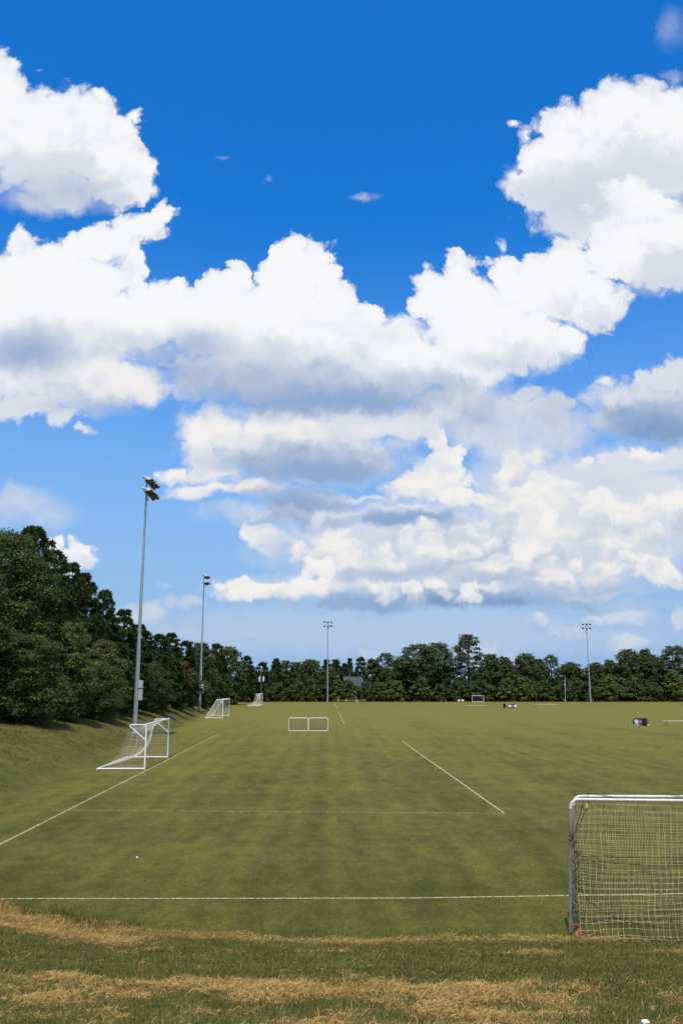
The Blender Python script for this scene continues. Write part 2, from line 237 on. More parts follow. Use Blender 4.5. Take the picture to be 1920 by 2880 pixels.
def patch_group(puff, puffs):
    """the puffs that reach into one patch of sky, laid one over another"""
    gt, g, gi, go = new_group("cloud_patch", SKY_IN)
    cur, cov = gi['under'], gi['cover']
    for (cu, cw, ru, rw, tones, soft, bias, dens) in puffs:
        nd = g.new('ShaderNodeGroup')
        nd.node_tree = puff
        i = nd.inputs
        g.l.new(cur, i['under'])
        g.l.new(cov, i['cover'])
        g.l.new(gi['qr'], i['qr'])
        g.l.new(gi['billow'], i['billow'])
        i['scale'].default_value = (1 / ru, 1 / rw, 0)
        i['offset'].default_value = (-cu / ru, -cw / rw, 0)
        i['tall'].default_value = (0, 1 / rw, 1.0)
        o = cw / rw
        i['edge'].default_value = puff_edge(ru, rw, soft)
        i['inner'].default_value = 1.06 - soft * 1.15
        i['core'].default_value = 1.02 - max(soft * 1.25, CORE)
        i['density'].default_value = dens
        i['low'].default_value = -1.0 - bias + o
        i['high'].default_value = 0.65 - bias + o
        i['base'].default_value = (*[k * 10 for k in TONE[tones[1]]], 1)
        i['crest'].default_value = (*[k * 10 for k in TONE[tones[0]]], 1)
        cur, cov = nd.outputs
    g.l.new(cur, go.inputs[0])
    g.l.new(cov, go.inputs[1])
    return gt


def puff_edge(ru, rw, soft=.2):
    return min(.6, .0135 / min(ru, rw) + .08) * (1 - .75 * min(1, max(0, soft - .3) / .4) * (max(ru, rw) > .036))


def in_patch(p, u0, u1, w0, w1):
    k = 1.06 + .42 * puff_edge(p[2], p[3])
    m = (WARP_LARGE + WARP_SMALL) * .42 + .004
    du = max(u0 - p[0], 0, p[0] - u1) - m
    dw = max(w0 - p[1], 0, p[1] - w1) - m
    return (max(du, 0) / (p[2] * k)) ** 2 + (max(dw, 0) / (p[3] * k)) ** 2 < 1


def build_world():
    w = bpy.data.worlds.new("World")
    SC.world = w
    w.use_nodes = True
    t = NT(w.node_tree)
    t.n.clear()
    out = t.new('ShaderNodeOutputWorld')
    tc = t.new('ShaderNodeTexCoord')
    d = tc.outputs['Generated']
    sky = t.new('ShaderNodeTexSky', sky_type='NISHITA')
    sky.sun_disc = False
    sky.sun_elevation = math.radians(SUN_EL)
    sky.sun_rotation = math.radians(SUN_AZ)
    sky.altitude = 0
    sky.air_density = 1.0
    sky.dust_density = 0.6
    sky.ozone_density = 2.0
    x, y, z = t.sep(d)
    ya = t.math('MAXIMUM', y, 0.06)
    u = t.math('DIVIDE', x, ya)
    wv = t.math('DIVIDE', z, ya)
    q = t.comb(u, wv, 0.0)
    # deep blue above, paler in the thick air towards the horizon
    hs = t.new('ShaderNodeHueSaturation')
    hs.inputs['Saturation'].default_value = SKY_SAT
    t.l.new(sky.outputs[0], hs.inputs['Color'])
    base = t.mix(1.0, hs.outputs[0], SKY_TINT, 'MULTIPLY')
    base = t.mix(t.rng(t.vec('DOT_PRODUCT', d, (0, 0, 1)), 0.54, 0.0, 0.0, 1.0), base, HAZE_TONE)
    # turbulence that tears and rolls the edges of the puffs
    n1 = t.vec('SUBTRACT', t.noise(q, 13.0, 8.0, .60, dim='2D', color=True), (.5, .5, .5))
    n2 = t.vec('SUBTRACT', t.noise(t.vec('ADD', q, (3.1, 7.7, 0)), 42.0, 6.0, .62, dim='2D', color=True), (.5, .5, .5))
    qq = t.vec('ADD', q, t.vec('ADD', t.vec('MULTIPLY', n1, (WARP_LARGE, WARP_LARGE, 0)),
                               t.vec('MULTIPLY', n2, (WARP_SMALL, WARP_SMALL, 0))))
    vo = t.new('ShaderNodeTexVoronoi', voronoi_dimensions='2D', feature='SMOOTH_F1')
    t.set(vo.inputs['Vector'], qq)
    vo.inputs['Scale'].default_value = 30.0
    vo.inputs['Detail'].default_value = 3.0
    vo.inputs['Roughness'].default_value = 0.5
    vo.inputs['Smoothness'].default_value = 0.2
    bill = t.math('SUBTRACT', vo.outputs['Distance'], 0.42)
    rel_a = t.noise(qq, 15.0, 6.0, .58, dim='2D')
    rel_b = t.noise(t.vec('ADD', qq, (0.004, 0.018, 0)), 15.0, 6.0, .58, dim='2D')
    relief = t.math('SUBTRACT', rel_a, rel_b)
    relief = t.math('SUBTRACT', t.math('MULTIPLY', relief, 3.2), t.math('MULTIPLY', bill, .35))
    sx, sy, _ = t.sep(qq)
    Q = t.comb(sx, sy, relief)
    puff = puff_group()

    def background(c):
        bg = t.new('ShaderNodeBackground')
        bg.inputs['Strength'].default_value = 0.1
        t.l.new(c, bg.inputs['Color'])
        return bg.outputs[0]
    plain = background(base)
    # broken cloud over the rest of the sky, beyond the part in view
    away = t.math('MAXIMUM', t.math('SUBTRACT', t.math('ABSOLUTE', u), 0.62), t.math('SUBTRACT', wv, 1.06))
    away = t.math('MAXIMUM', t.rng(away, 0.0, 0.3), t.rng(y, 0.25, 0.1))
    cover = t.math('MULTIPLY', t.rng(t.noise(d, 3.2, 6, .6), .44, .62), t.math('MULTIPLY', away, .9))
    rest = background(t.mix(cover, base, (8.2, 8.3, 8.5)))

    def choose(f, a, b):
        mx = t.new('ShaderNodeMixShader')
        t.l.new(f, mx.inputs[0])
        t.l.new(a, mx.inputs[1])
        t.l.new(b, mx.inputs[2])
        return mx.outputs[0]

    def split(u0, u1, w0, w1, puffs):
        puffs = [p for p in puffs if in_patch(p, u0, u1, w0, w1)]
        if not puffs:
            return plain
        if len(puffs) <= 14 or max(u1 - u0, w1 - w0) < 0.1:
            nd = t.new('ShaderNodeGroup')
            nd.node_tree = patch_group(puff, puffs)
            nd.inputs['under'].default_value = (*[10 * k for k in TONE['L']], 1)
            for nm, s in (('qr', Q), ('billow', bill)):
                t.l.new(s, nd.inputs[nm])
            return background(t.mix(nd.outputs[1], base, nd.outputs[0]))
        if u1 - u0 > w1 - w0:
            m = (u0 + u1) / 2
            return choose(t.math('GREATER_THAN', u, m), split(u0, m, w0, w1, puffs), split(m, u1, w0, w1, puffs))
        m = (w0 + w1) / 2
        return choose(t.math('GREATER_THAN', wv, m), split(u0, u1, w0, m, puffs), split(u0, u1, m, w1, puffs))

    U, W0, W1 = 0.62, -0.02, 1.06
    s = split(-U, U, W0, W1, CLOUD_PUFFS)
    inside = t.math('MULTIPLY', t.math('LESS_THAN', t.math('ABSOLUTE', u), U),
                    t.math('MULTIPLY', t.math('GREATER_THAN', wv, W0), t.math('LESS_THAN', wv, W1)))
    inside = t.math('MULTIPLY', inside, t.math('GREATER_THAN', y, 0.2))
    t.l.new(choose(inside, rest, s), out.inputs[0])


SKY_SAT = 1.25
SKY_TINT = (0.22, 1.40, 2.15)
HAZE_TONE = (3.2, 4.9, 7.5)
SC.cycles.adaptive_threshold = 0.015
SC.cycles.adaptive_min_samples = 12
build_world()

# ------------------------------------------------------------------ helpers
rnd = random.Random(7)
NR = np.random.default_rng(11)


def link(name, me, mat=None, parent=None, smooth=False):
    if mat is not None:
        me.materials.append(mat)
    if smooth:
        me.polygons.foreach_set('use_smooth', [True] * len(me.polygons))
    o = bpy.data.objects.new(name, me)
    COL.objects.link(o)
    if parent is not None:
        o.parent = parent
    return o


def raw_mesh(name, verts, faces):
    """verts (n,3), faces (m,k) numpy arrays, all faces with k corners"""
    verts = np.asarray(verts, np.float32)
    faces = np.asarray(faces, np.int32)
    me = bpy.data.meshes.new(name)
    me.vertices.add(len(verts))
    me.vertices.foreach_set('co', verts.ravel())
    k = faces.shape[1]
    me.loops.add(faces.size)
    me.loops.foreach_set('vertex_index', faces.ravel())
    me.polygons.add(len(faces))
    me.polygons.foreach_set('loop_start', np.arange(0, faces.size, k, dtype=np.int32))
    me.update(calc_edges=True)
    return me


def tag(o, label, cat, group=None):
    o['label'] = label
    o['category'] = cat
    if group:
        o['group'] = group
    return o


def thing(name, label, cat, loc=(0, 0, 0), rz=0.0, group=None):
    o = bpy.data.objects.new(name, None)
    o.empty_display_size = 0.2
    COL.objects.link(o)
    o.location = loc
    o.rotation_euler = (0, 0, rz)
    return tag(o, label, cat, group)


def kids(o):
    return [c for c in bpy.data.objects if c.parent is o]


def copy_thing(o, parent=None):
    c = o.copy()
    COL.objects.link(c)
    if parent is not None:
        c.parent = parent
    for ch in kids(o):
        copy_thing(ch, c)
    return c


class MB:
    """collects shapes into one mesh"""
    def __init__(self):
        self.v, self.f = [], []

    def tube(self, pts, r, n=8, cap=True):
        pts = [Vector(p) for p in pts]
        m = len(pts)
        rad = r if isinstance(r, (list, tuple)) else [r] * m
        base = len(self.v)
        up = None
        for i, p in enumerate(pts):
            d = (pts[min(i + 1, m - 1)] - pts[max(i - 1, 0)]).normalized()
            if up is None:
                up = Vector((0, 0, 1)) if abs(d.z) < 0.9 else Vector((1, 0, 0))
            a = d.cross(up)
            if a.length < 1e-6:
                a = d.orthogonal()
            a.normalize()
            b = d.cross(a).normalized()
            up = -b if (-b).dot(up) > 0 else b
            for k in range(n):
                t = 2 * PI * k / n
                self.v.append(p + a * (rad[i] * math.cos(t)) + b * (rad[i] * math.sin(t)))
        for i in range(m - 1):
            for k in range(n):
                q = (k + 1) % n
                self.f.append((base + i * n + k, base + i * n + q, base + (i + 1) * n + q, base + (i + 1) * n + k))
        if cap:
            self.f.append(tuple(base + k for k in range(n))[::-1])
            self.f.append(tuple(base + (m - 1) * n + k for k in range(n)))
        return self

    def box(self, c, s, rz=0.0, bevel=0.0):
        bm = bmesh.new()
        bmesh.ops.create_cube(bm, size=1.0)
        for v in bm.verts:
            v.co = Vector((v.co.x * s[0], v.co.y * s[1], v.co.z * s[2]))
        if bevel:
            bmesh.ops.bevel(bm, geom=list(bm.edges), offset=bevel, segments=2, affect='EDGES')
        R = Matrix.Rotation(rz, 3, 'Z')
        return self.bm(bm, lambda p: R @ p + Vector(c))

    def bm(self, bm, fn):
        base = len(self.v)
        bm.verts.index_update()
        for v in bm.verts:
            self.v.append(fn(v.co))
        for f in bm.faces:
            self.f.append(tuple(base + v.index for v in f.verts))
        bm.free()
        return self

    def lathe(self, prof, n=16, fn=None):
        """profile of (radius, height) about z"""
        base = len(self.v)
        fn = fn or (lambda p: p)
        for r, h in prof:
            for k in range(n):
                t = 2 * PI * k / n
                self.v.append(fn(Vector((r * math.cos(t), r * math.sin(t), h))))
        for i in range(len(prof) - 1):
            for k in range(n):
                q = (k + 1) % n
                self.f.append((base + i * n + k, base + i * n + q, base + (i + 1) * n + q, base + (i + 1) * n + k))
        return self

    def slab(self, outline, y0, y1):
        """outline in (x, z), extruded along y"""
        base = len(self.v)
        n = len(outline)
        for y in (y0, y1):
            for x, z in outline:
                self.v.append(Vector((x, y, z)))
        self.f.append(tuple(base + k for k in range(n)))
        self.f.append(tuple(base + n + k for k in range(n))[::-1])
        for k in range(n):
            q = (k + 1) % n
            self.f.append((base + k, base + n + k, base + n + q, base + q))
        return self

    def build(self, name, mat, parent=None, smooth=True):
        me = bpy.data.meshes.new(name)
        me.from_pydata([tuple(v) for v in self.v], [], self.f)
        me.update()
        o = link(name, me, mat, parent)
        if smooth:
            me.polygons.foreach_set('use_smooth', [True] * len(me.polygons))
            try:
                me.set_sharp_from_angle(angle=math.radians(40))
            except Exception:
                pass
        return o


def material(name):
    m = bpy.data.materials.new(name)
    m.use_nodes = True
    t = NT(m.node_tree)
    b = m.node_tree.nodes['Principled BSDF']
    return m, t, b


def simple(name, col, rough=0.6, metal=0.0, var=0.12, scale=6.0, bump=0.0):
    m, t, b = material(name)
    tc = t.new('ShaderNodeTexCoord').outputs['Object']
    n = t.noise(tc, scale, 5, .6)
    lo = tuple(c * (1 - var) for c in col)
    hi = tuple(min(1, c * (1 + var)) for c in col)
    t.l.new(t.mix(t.rng(n, .3, .7), lo, hi), b.inputs['Base Color'])
    b.inputs['Roughness'].default_value = rough
    b.inputs['Metallic'].default_value = metal
    if bump:
        bp = t.new('ShaderNodeBump')
        bp.inputs['Strength'].default_value = bump
        bp.inputs['Distance'].default_value = 0.01
        t.l.new(n, bp.inputs['Height'])
        t.l.new(bp.outputs[0], b.inputs['Normal'])
    return m


# ------------------------------------------------------------------ lie of the land
# foot of the mown bank that wraps round the near end and the left side of the fields
TOE = np.array([(140, 16.4), (20, 16.6), (4.5, 16.8), (0, 16.8), (-1.3, 16.85), (-3.4, 17.1), (-4.7, 17.7), (-6.7, 18.75),
                (-8.2, 20.0), (-10.4, 23.0), (-12.2, 28.0), (-13.66, 34.7), (-14.83, 50.4), (-16.2, 79.8), (-19.4, 114.9),
                (-24.2, 176.0), (-28.0, 214.0), (-36.0, 300.0)], float)


def smooth01(x):
    x = np.clip(x, 0, 1)
    return x * x * (3 - 2 * x)


def toe_distance(x, y):
    """distance outside the foot line (positive on the bank, negative on the field)"""
    x = np.asarray(x, float)
    y = np.asarray(y, float)
    best = np.full(x.shape, 1e9)
    sign = np.ones(x.shape)
    for (ax, ay), (bx, by) in zip(TOE[:-1], TOE[1:]):
        ex, ey = bx - ax, by - ay
        t = np.clip(((x - ax) * ex + (y - ay) * ey) / (ex * ex + ey * ey), 0, 1)
        dx, dy = x - ax - t * ex, y - ay - t * ey
        d = np.hypot(dx, dy)
        s = np.where(ex * dy - ey * dx > 0, -1.0, 1.0)
        m = d < best - 1e-9
        best = np.where(m, d, best)
        sign = np.where(m, s, sign)
    return best * sign


def vnoise(x, y, seed=0):
    xi, yi = np.floor(x).astype(int), np.floor(y).astype(int)
    fx, fy = smooth01(x - xi), smooth01(y - yi)

    def h(i, j):
        v = np.sin(i * 127.1 + j * 311.7 + seed * 74.7) * 43758.5453
        return v - np.floor(v)
    return (h(xi, yi) * (1 - fx) + h(xi + 1, yi) * fx) * (1 - fy) + (h(xi, yi + 1) * (1 - fx) + h(xi + 1, yi + 1) * fx) * fy


def fbm(x, y, seed=0, octv=4):
    s, a, tot = 0.0, 1.0, 0.0
    for k in range(octv):
        s = s + a * vnoise(x * 2 ** k, y * 2 ** k, seed + k)
        tot += a
        a *= .55
    return s / tot


def height(x, y):
    x = np.asarray(x, float)
    y = np.asarray(y, float)
    d = -toe_distance(x, y)
    side = smooth01((y - 22) / 20)
    k = np.clip(d, 0, None)
    soft = k * k / (k + 0.8)
    front = 0.196 * soft
    left = 2.5 * (1 - np.exp(-soft * 0.30))
    z = front * (1 - side) + left * side
    z = z + smooth01(d / 2.0) * ((fbm(x * .5, y * 1.1, 3) - .5) * .16 + (fbm(x * 2.1, y * 2.6, 5) - .5) * .05)
    far = np.clip(y - 215, 0, None)
    return z - np.minimum(far * far * 0.012, 2.2) * (far < 13.54) - 2.2 * (far >= 13.54)


def h1(x, y):
    return float(height(np.array([x]), np.array([y]))[0])


def dryness(x, y):
    """where cut hay lies on the near bank"""
    d = -toe_distance(x, y)
    n = fbm(x * 2.0, y * 2.2, 21, 5)
    n2 = fbm(x * .6 + 7, y * .75, 61, 5)
    rim = smooth01((24 - y) / 3) * np.exp(-((d - .15 - .5 * (fbm(x * .5, y * .5, 31) - .5)) / .22) ** 2) * smooth01((6.4 - x) / 1.5)
    lf = smooth01((23 - y) / 2.5) * smooth01((-2.0 - x) / 2.5) * np.exp(-((d - .95) / 1.0) ** 2)
    low = smooth01((22 - y) / 3) * np.exp(-((d - 5.7 - .05 * x) / 1.3) ** 2) * (.55 + .38 * smooth01((x + 3.5) / 3)) * smooth01((5.5 - x) / 4)
    low2 = .52 * smooth01((22 - y) / 3) * smooth01((d - 5.0) / 1.5)
    mid = smooth01((24 - y) / 3) * np.exp(-((d - 1.5) / .45) ** 2) * .5
    a = np.maximum(np.maximum(rim * 1.85, lf), np.maximum(np.maximum(low, low2), mid)) + .12 * (d > .2)
    return np.clip((a - 1.52 + n * 1.15 + n2 * .80) * 2.2, 0, 1) * (d > -.3)


def axis(parts):
    out = []
    for a, b, s in parts:
        out += list(np.arange(a, b, s))
    return np.array(out + [parts[-1][1]])


def build_ground():
    xs = axis([(-900, -140, 40), (-140, -40, 4), (-40, -12, .8), (-12, 12, .16), (12, 60, 2), (60, 140, 5), (140, 900, 40)])
    ys = axis([(-120, 4, 8), (4, 20.5, .12), (20.5, 60, .8), (60, 210, 3), (210, 236, .7), (236, 320, 8), (320, 1800, 80)])
    X, Y = np.meshgrid(xs, ys)
    Z = height(X.ravel(), Y.ravel())
    v = np.stack([X.ravel(), Y.ravel(), Z], 1)
    nx, ny = len(xs), len(ys)
    i = (np.arange(ny - 1)[:, None] * nx + np.arange(nx - 1)[None, :]).ravel()
    f = np.stack([i, i + 1, i + nx + 1, i + nx], 1)
    me = raw_mesh('grass_field', v, f)
    d = -toe_distance(v[:, 0], v[:, 1])
    at = me.attributes.new('bank', 'FLOAT', 'POINT')
    at.data.foreach_set('value', smooth01((d + .15 + (fbm(v[:, 0] * .5, v[:, 1] * .35, 77) - .5) * 1.6 * smooth01((v[:, 1] - 20) / 15)) / .5).astype(np.float32))
    at = me.attributes.new('dry', 'FLOAT', 'POINT')
    at.data.foreach_set('value', dryness(v[:, 0], v[:, 1]).astype(np.float32))
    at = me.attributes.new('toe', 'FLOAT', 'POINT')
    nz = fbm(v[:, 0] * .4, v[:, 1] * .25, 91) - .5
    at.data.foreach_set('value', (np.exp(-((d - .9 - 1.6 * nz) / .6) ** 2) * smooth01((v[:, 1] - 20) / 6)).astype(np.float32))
    m, t, b = material('grass_field')
    P = t.new('ShaderNodeTexCoord').outputs['Object']
    px, py, pz = t.sep(P)
    bank = t.new('ShaderNodeAttribute', attribute_name='bank').outputs['Fac']
    dry = t.new('ShaderNodeAttribute', attribute_name='dry').outputs['Fac']
    # mown turf: olive, with yellowed and greener patches, faint mower bands both ways
    n_big = t.noise(t.comb(t.math('MULTIPLY', px, .26), t.math('MULTIPLY', py, .035), 0), 1.0, 5, .6)
    n_mid = t.noise(t.comb(t.math('MULTIPLY', px, .9), t.math('MULTIPLY', py, .22), 4.0), 1.0, 5, .65)
    n_fin = t.noise(P, 7.0, 5, .7)
    n_blade = t.noise(P, 55.0, 3, .7)
    wob = t.math('MULTIPLY', t.math('SUBTRACT', n_mid, .5), .7)
    band = t.math('SINE', t.math('MULTIPLY', t.math('ADD', t.math('MULTIPLY_ADD', py, .017, px), wob), 2 * PI / 1.25))
    band2 = t.math('SINE', t.math('MULTIPLY', t.math('ADD', py, t.math('MULTIPLY', wob, 2.0)), 2 * PI / 7.5))
    n_pat = t.noise(t.comb(t.math('MULTIPLY', px, 1.5), t.math('MULTIPLY', py, .8), 2.0), 1.0, 7, .74)
    n_hat = t.noise(t.comb(t.math('MULTIPLY', px, .12), t.math('MULTIPLY', py, 1.3), 6.0), 1.0, 5, .7)
    yel = t.math('ADD', t.math('MULTIPLY', n_big, .50), t.math('MULTIPLY', n_mid, .30))
    yel = t.math('ADD', yel, t.math('ADD', t.math('MULTIPLY', n_pat, .80), t.math('MULTIPLY', n_hat, .16)))
    yel = t.math('SUBTRACT', yel, .15)
    yel = t.math('ADD', yel, t.math('MULTIPLY', band, .026))
    yel = t.math('ADD', yel, t.math('MULTIPLY', band2, .022))
    far = t.rng(py, 20.0, 120.0, -.09, .21, smooth=False)
    yel = t.rng(t.math('ADD', yel, far), .42, .98)
    turf = t.mix(yel, (.080, .083, .016), (.247, .201, .037))
    turf = t.mix(t.rng(n_fin, .35, .72), t.mix(1.0, turf, (.62, .68, .66), 'MULTIPLY'), turf)
    turf = t.mix(t.rng(n_blade, .3, .7, 0, .75), t.mix(1.0, turf, (.55, .62, .55), 'MULTIPLY'), t.mix(1.0, turf, (1.25, 1.2, 1.15), 'MULTIPLY'))
    # rough bank: green swards and reddish dead thatch
    n_r = t.noise(t.comb(t.math('MULTIPLY', px, .42), t.math('MULTIPLY', py, .20), 9.0), 1.0, 6, .65)
    n_s = t.noise(P, 2.3, 6, .7)
    sward = t.mix(t.rng(n_s, .3, .7), (.075, .082, .015), (.205, .170, .036))
    thatch = t.mix(t.rng(n_fin, .3, .7), (.165, .100, .034), (.32, .20, .070))
    side = t.rng(py, 19.0, 34.0)
    rough_c = t.mix(t.math('MULTIPLY', t.rng(t.math('ADD', n_r, t.math('MULTIPLY', t.math('SUBTRACT', n_s, .5), .5)),   .49, .72), side), sward, thatch)
    rough_c = t.mix(dry, rough_c, t.mix(t.rng(n_fin, .3, .7), (.20, .12, .04), (.40, .26, .10)))
    rough_c = t.mix(t.rng(n_blade, .3, .7, 0, .8), t.mix(1.0, rough_c, (.45, .5, .45), 'MULTIPLY'), rough_c)
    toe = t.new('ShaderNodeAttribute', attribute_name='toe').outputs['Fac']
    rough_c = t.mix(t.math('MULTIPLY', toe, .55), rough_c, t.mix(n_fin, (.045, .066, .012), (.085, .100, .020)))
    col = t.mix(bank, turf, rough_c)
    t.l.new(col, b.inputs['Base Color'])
    b.inputs['Roughness'].default_value = .9
    b.inputs['Specular IOR Level'].default_value = .15
    bp = t.new('ShaderNodeBump')
    bp.inputs['Strength'].default_value = .45
    bp.inputs['Distance'].default_value = .04
    t.l.new(t.math('ADD', n_blade, n_fin), bp.inputs['Height'])
    t.l.new(bp.outputs[0], b.inputs['Normal'])
    o = link('grass_field', me, m, None, True)
    o['kind'] = 'structure'


build_ground()


# painted lines, worn, each a sheet a few millimetres above the turf
def build_lines():
    m, t, b = material('line_paint')
    P = t.new('ShaderNodeTexCoord').outputs['Object']
    n = t.noise(P, 9.0, 5, .7)
    n2 = t.noise(P, 45.0, 3, .7)
    t.l.new(t.mix(t.rng(n2, .35, .65), (.36, .34, .14), (.64, .61, .38)), b.inputs['Base Color'])
    b.inputs['Roughness'].default_value = .9
    at = t.new('ShaderNodeAttribute', attribute_name='wear').outputs['Fac']
    t.l.new(t.rng(t.math('ADD', t.math('MULTIPLY', n, .6), t.math('MULTIPLY', n2, .4)), t.math('SUBTRACT', at, .12), t.math('ADD', at, .1)), b.inputs['Alpha'])
    lines = [((-10.0, 19.5), (-11.55, 81.0), .08, .50), ((-15.9, 88.5), (-16.25, 113.0), .08, .52),
             ((5.02, 69.9), (6.0, 31.98), .08, .49), ((-11.0, 32.83), (5.98, 31.98), .075, .535),
             ((-9.3, 19.72), (1.5, 19.78), .07, .47), ((1.5, 19.78), (24, 21.2), .07, .47),
             ((-.42, 137.6), (.35, 98.8), .10, .50), ((-1.57, 198.6), (-.8, 161.2), .10, .5)]
    for (ax, ay), (bx, by), w, wear in lines:
        a, c = Vector((ax, ay, .004)), Vector((bx, by, .004))
        d = (c - a)
        nrm = Vector((-d.y, d.x, 0)).normalized() * (w / 2)
        k = max(2, int(d.length / 2))
        vs, fs = [], []
        for i in range(k + 1):
            p = a + d * (i / k)
            vs += [p - nrm, p + nrm]
        for i in range(k):
            fs.append((2 * i, 2 * i + 2, 2 * i + 3, 2 * i + 1))
        me = raw_mesh('field_line', [tuple(v) for v in vs], fs)
        at_ = me.attributes.new('wear', 'FLOAT', 'POINT')
        at_.data.foreach_set('value', np.full(len(vs), wear, np.float32))
        o = link('field_line', me, m)
        o['kind'] = 'structure'


build_lines()


# ------------------------------------------------------------------ grass blades and hay (nobody could count them)
def blade_mesh(name, x, y, z, hgt, wid, lean, flat=False):
    n = len(x)
    a = NR.uniform(0, 2 * PI, n)
    la = NR.uniform(0, 2 * PI, n)
    dx, dy = np.cos(a) * wid / 2, np.sin(a) * wid / 2
    lx, ly = np.cos(la) * lean * hgt, np.sin(la) * lean * hgt
    base = np.stack([x, y, z], 1)
    off = np.stack([dx, dy, np.zeros(n)], 1)
    mid = base + np.stack([lx * .35, ly * .35, hgt * .55], 1)
    tip = base + np.stack([lx, ly, hgt * np.sqrt(np.clip(1 - (lean * .7) ** 2, .05, 1))], 1)
    v = np.stack([base - off, base + off, mid + off * .7, mid - off * .7, tip + off * .12, tip - off * .12], 1).reshape(-1, 3)
    k = np.arange(n)[:, None] * 6
    f = np.concatenate([k + np.array([[0, 1, 2, 3]]), k + np.array([[3, 2, 4, 5]])])
    return raw_mesh(name, v, f)


def foliage(name, dark, light, trans=.35, rough=.65, per_obj=.25, scale=1.0):
    m, t, b = material(name)
    g = t.new('ShaderNodeNewGeometry').outputs['Random Per Island']
    oi = t.new('ShaderNodeObjectInfo').outputs['Random']
    P = t.new('ShaderNodeTexCoord').outputs['Object']
    f = t.math('ADD', t.math('MULTIPLY', g, .50), t.math('MULTIPLY', t.noise(P, scale, 3, .6), .65))
    c = t.mix(t.rng(f, .2, .95), dark, light)
    c = t.mix(t.math('MULTIPLY', oi, per_obj), c, t.mix(1.0, c, (1.5, 1.25, .9), 'MULTIPLY'))
    t.l.new(c, b.inputs['Base Color'])
    b.inputs['Roughness'].default_value = rough
    b.inputs['Specular IOR Level'].default_value = .25
    tr = t.new('ShaderNodeBsdfTranslucent')
    t.l.new(t.mix(1.0, c, (1.1, 1.25, .55), 'MULTIPLY'), tr.inputs['Color'])
    mx = t.new('ShaderNodeMixShader')
    mx.inputs[0].default_value = trans
    t.l.new(b.outputs[0], mx.inputs[1])
    t.l.new(tr.outputs[0], mx.inputs[2])
    out = [n for n in t.n if n.type == 'OUTPUT_MATERIAL'][0]
    t.l.new(mx.outputs[0], out.inputs['Surface'])
    return m


def scatter(n, x0, x1, y0, y1):
    return NR.uniform(x0, x1, n), NR.uniform(y0, y1, n)


